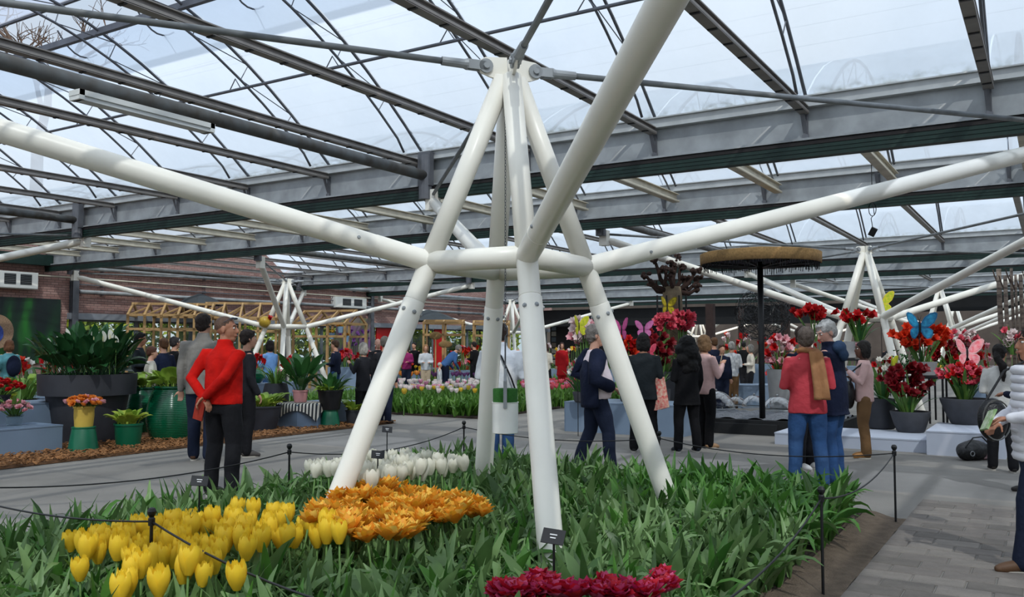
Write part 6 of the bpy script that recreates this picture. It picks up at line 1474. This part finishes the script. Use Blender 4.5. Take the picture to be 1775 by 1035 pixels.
# 13 pale pink woman with brown trousers
P = person('dark-haired woman in a pale pink jumper and brown trousers holding a camera', 1497, 11.75, -72, 1.55, C_PALEPINK, C_BROWN, 'dark', ('bob', '#17110f'), (18, 0), ('phone', 'chest'), 'stand', 0, 1.04, 1.0, .84, fem=True, shoe='#a8763e', topname='jumper')
q = wp(P, (P['W'][0] + P['W'][1]) / 2 + Vector((0, .10, .03))); t = thing('camera', q, 'small dark camera held by the woman in pale pink', 'camera', None, P['rz']); m = MB(); m.box((0, 0, 0), (.10, .035, .065)); m.build('camera_body', M_BLACK, t); m = MB(); m.tube([(0, .015, 0), (0, .045, 0)], .022, 12); m.build('lens', M_DARKWALL, t)
q = wp(P, Vector((-.02, .19, .74))); t = thing('shoulder_bag', q, 'dark shoulder bag carried in front of the woman in pale pink', 'bag', None, P['rz']); m = MB(); m.ball((0, 0, 0.1), (.16, .07, .19), 14, 10); edgesplit(m.build('sack', C_LEATH, t)); m = MB(); m.tube([(-.1, 0, .24), (-.12, -.04, .42), (-.1, -.16, .52)], .012, 5); m.build('strap', C_LEATH, t)
# 14 ponytail woman
P = person('woman in a white knit top with a long dark ponytail, seen from behind', 1733, 10.5, 18, 1.50, C_SWEAT, C_BLACK, 'tan', ('tail', '#19120f'), (-25, 0), ('bent', 'bent'), 'step', 0, 1.04, 1.0, .84, fem=True, topname='knit_top')
# 15 dark person at right edge
person('person in dark navy at the right picture edge', 1782, 9.0, -30, 1.55, C_NAVY, C_DJEAN, 'tan', ('bob', '#1a1413'), (0, 0), ('bent', 'bent'), 'stand', fem=True)
# 16 puffer woman
P = person('woman in a white quilted puffer jacket at the right picture edge', 1797, 5.9, -80, 1.62, C_PUFF, C_DJEAN, 'tan', ('bob', '#2c211c'), (0, 0), (('ik', -.13, .24, 1.10, -.8, -.5, -.3), ('ik', .12, .24, 1.05, .8, -.5, -.3)), 'walk', 0, 1.14, 1.08, .80, coat=True, fem=True, shoe='#5a3f2a', det=True)
T = P['T']
m = MB(); zq = .82
for zq in [.82 + .062 * i for i in range(11)]:
    w = .195 * (1 if zq < 1.3 else .85); m.tube([T(w * math.cos(a), .14 * math.sin(a), zq) for a in [j * 2 * PI / 24 for j in range(25)]], .034, 8, False)
m.build('quilting', C_PUFF, P['o'], True)
q = wp(P, P['W'][0] + P['hd'][0] * .12); t = thing('green_booklet', q, 'green booklet in the hand of the woman in the white puffer', 'booklet', None, P['rz']); m = MB(); m.box((0, 0.02, .0), (.11, .012, .15), (.5, .2, .1)); m.build('cover', pm('green_cover', '#5f8f4a', .5, .4, 18, col2='#a8b890'), t); m = MB(); m.box((0.003, 0.026, .0), (.10, .006, .14), (.5, .2, .1)); m.build('pages', pm('green_print', '#7fa060', .5, .4, 25, col2='#c9d0b8'), t)
q = gd(1717, 6.9); t = thing('shoulder_bag', q + Vector((0, 0, .80)), 'black rounded shoulder bag beside the woman in the white puffer', 'bag', None, YAW); m = MB(); m.ball((0, 0, 0.12), (.12, .07, .17), 14, 10); edgesplit(m.build('sack', C_LEATH, t)); m = MB(); m.tube([(-.06, 0, .25), (.1, .0, .5), (.30, -.1, .62)], .010, 5); m.build('strap', C_LEATH, t); m = MB(); m.tube([(.11 * math.cos(a), -.062, .12 + .155 * math.sin(a)) for a in [j * 2 * PI / 20 for j in range(21)]], .006, 5, False); m.build('piping', M_PIPE, t)
# black bag on the floor
q = at(1688, 797); t = thing('floor_bag', q, 'black bag with straps lying on the floor before the pale plinth', 'bag', None, YAW + .2); m = MB(); m.ball((0, 0, .12), (.24, .14, .14), 16, 10); m.ball((-.15, -.05, .10), (.12, .10, .10), 12, 8); remesh(m, 'sack', C_LEATH, t, .014, .03); m = MB(); m.tube([(-.2, -.1, .18), (-.1, -.12, .30), (.05, -.1, .31), (.18, -.08, .2)], .010, 5); m.build('strap', C_LEATH, t); m = MB(); m.tube([(-.14 + .03 * math.cos(a), -.155, .1 + .03 * math.sin(a)) for a in [j * PI / 6 for j in range(13)]], .005, 5, False); m.build('buckle', M_GALV, t)
q = at(1709, 797); t = thing('scarf_bundle', q, 'crumpled pink and white scarf beside the black floor bag', 'scarf', None, YAW); m = MB(); m.ball((0, 0, .055), (.09, .08, .06), 12, 8); m.ball((.05, -.03, .04), (.06, .05, .045), 10, 6); remesh(m, 'cloth', cloth('pink_white_scarf', '#cdb0b4', '#8f6a72'), t, .012, .05, _hr)

# ---- left background
P = person('woman in a teal jacket with a dark backpack at the left picture edge', 16, 18.0, -60, 1.60, C_TEAL, C_CREAM, 'fair', ('bob', '#7a4f34'), (0, 0), ('bent', 'bent'), 'stand', fem=True)
T = P['T']; q = MB(); q.ball(T(0, -.20, 1.18), (.15, .09, .22), 14, 10); bp = wp(P, (0, 0, 0)); o = q.build('backpack', C_NAVY, P['o'], True)
person('man with black hair among the visitors behind the hostas', 241, 17.0, 75, 1.74, C_DGREEN, C_DJEAN, 'tan', ('short', '#151112'), (0, -5), ('bent', 'bent'))
person('child with brown hair in a white and green top behind the hostas', 262, 15.5, 60, 1.47, C_CREAM, C_JEAN, 'fair', ('mid', '#5a3524'), (0, -5), ('fwd', 'bent'), fem=True)
person('woman with short brown hair in a dark cardigan behind the hostas', 284, 16.3, -60, 1.62, C_NAVY, C_BLACK, 'fair', ('mid', '#6e4a30'), (0, 0), ('bent', 'bent'), fem=True)
person('person in black behind the short-haired woman', 302, 17.6, 30, 1.66, C_BLK2, C_BLACK, 'fair', ('short', '#3a3536'), (0, 0), ('down', 'down'))
person('dark-haired visitor in a dark coat left of the grey-beige jacket', 327, 17.0, 170, 1.52, C_DARK, C_BLACK, 'tan', ('bob', '#1d1512'), (10, 0), ('bent', 'bent'), fem=True)
person('dark-haired woman in a light blue top below the second pylon', 468, 19.5, -60, 1.60, C_LBLUE, C_JEAN, 'tan', ('bob', '#1c1414'), (0, 0), ('phone', 'phone'), fem=True)
person('man in a dark jacket with white collar beside the right timber frame', 582, 22.0, -80, 1.62, C_NAVY, C_JEAN, 'fair', ('short', '#4a3424'), (0, -12), ('bent', 'bent'))
person('white-haired woman in a dark coat left of the big pylon leg', 630, 16.6, -60, 1.54, C_DARK, C_BLACK, 'fair', ('bob', '#bdb6ac'), (0, -8), ('phone', 'bent'), fem=True, coat=True, hem=.72)
person('grey-haired man in a dark coat just behind the left pylon leg', 667, 16.9, 20, 1.66, C_DARK, C_DJEAN, 'fair', ('short', '#7a736c'), (0, 0), ('down', 'down'), hem=.78)
person('bald visitor behind the white-haired woman', 655, 22, 160, 1.66, C_DARK, C_BLACK, 'pink', ('bald', '#9a928a'))
# ---- centre background
person('visitor in a magenta coat near the distant tulips', 705, 28, 190, 1.52, C_MAG, C_DJEAN, 'fair', ('bob', '#4a3a34'), (0, 0), ('bent', 'bent'), fem=True, coat=True)
person('visitor in black behind the magenta coat', 718, 31, 200, 1.60, C_BLK2, C_BLACK, 'fair', ('short', '#2a2422'))
person('woman in a white jacket and beige trousers near the distant tulips', 738, 27, 170, 1.52, C_WHITE, C_BEIGE, 'fair', ('bob', '#a57a50'), (0, -10), ('bent', 'bent'), fem=True)
person('stooping man in a blue shirt and navy trousers', 771, 27, 60, 1.70, C_BLUE, C_NAVY, 'fair', ('short', '#8d8780'), (0, -15), ('fwd', 'fwd'), lean=.75)
person('man in a black suit with white collar near the rear pylon leg', 822, 30, -60, 1.62, C_BLK2, C_BLACK, 'fair', ('short', '#2b211d'), (0, 0), ('bent', 'bent'))
person('small child in a white hood before the purple tulips', 762, 25.5, 80, 1.0, C_WHITE, C_WHITE, 'fair', ('mid', '#d8d4cc'), fem=True)
person('brown-haired woman in a patterned top right of the nearest pylon leg', 946, 26, 30, 1.55, C_CREAM, C_BLACK, 'fair', ('bob', '#4a2f22'), (0, 0), ('bent', 'bent'), fem=True)
person('visitor in a bright red dress at the dark display wall', 974, 31, 180, 1.60, C_DRED, C_DRED, 'fair', ('bob', '#4a2c24'), fem=True, skirt=True)
# ---- right background
person('brown-haired man in navy in the far aisle', 1238, 21, -20, 1.68, C_NAVY, C_DJEAN, 'fair', ('short', '#6a4a30'), (0, 0), ('bent', 'bent'))
P = person('woman in a navy cardigan with a tan shoulder bag in the far aisle', 1251, 20, 175, 1.52, C_NAVY, C_DJEAN, 'fair', ('mid', '#4e3324'), (0, 0), ('down', 'bent'), fem=True)
q = wp(P, Vector((.2, .16, .85))); t = thing('shoulder_bag', q, 'tan shoulder bag of the woman in the navy cardigan', 'bag', None, P['rz']); m = MB(); m.box((0, 0, .12), (.24, .08, .2)); m.build('sack', C_BEIGE, t); m = MB(); m.tube([(-.1, 0, .2), (-.2, -.1, .5)], .01, 4); m.build('strap', C_BEIGE, t)
person('white-haired person in a white jacket in the far aisle, seen from behind', 1268, 21, 15, 1.58, C_WHITE, C_BROWN, 'fair', ('mid', '#c9c5be'), (0, 0), ('bent', 'bent'), fem=True)
person('grey-haired visitor in a pale cardigan beside the parasol pole', 1301, 24, -80, 1.52, C_CREAM, C_BLACK, 'fair', ('bob', '#8a8680'), (0, 0), ('bent', 'bent'), fem=True)
person('distant visitor in black in the far aisle', 1289, 30, 0, 1.62, C_BLK2, C_BLACK, 'tan', ('short', '#1c1816'))
person('distant visitor in a dark coat right of the woman in pale pink', 1542, 27, 30, 1.60, C_DARK, C_BLACK, 'tan', ('bob', '#241a17'), fem=True)
person('distant visitor in a blue coat behind the tall red amaryllis', 1440, 28, 60, 1.62, C_BLUE, C_BLACK, 'fair', ('short', '#3a2c24'))
# sliver of a passer-by at the left picture edge
person('passer-by in navy at the very left picture edge', -40, 9.6, -90, 1.75, C_NAVY, C_NAVY, 'fair', ('short', '#2a201c'))

bpy.data.scenes.remove(BENCH)
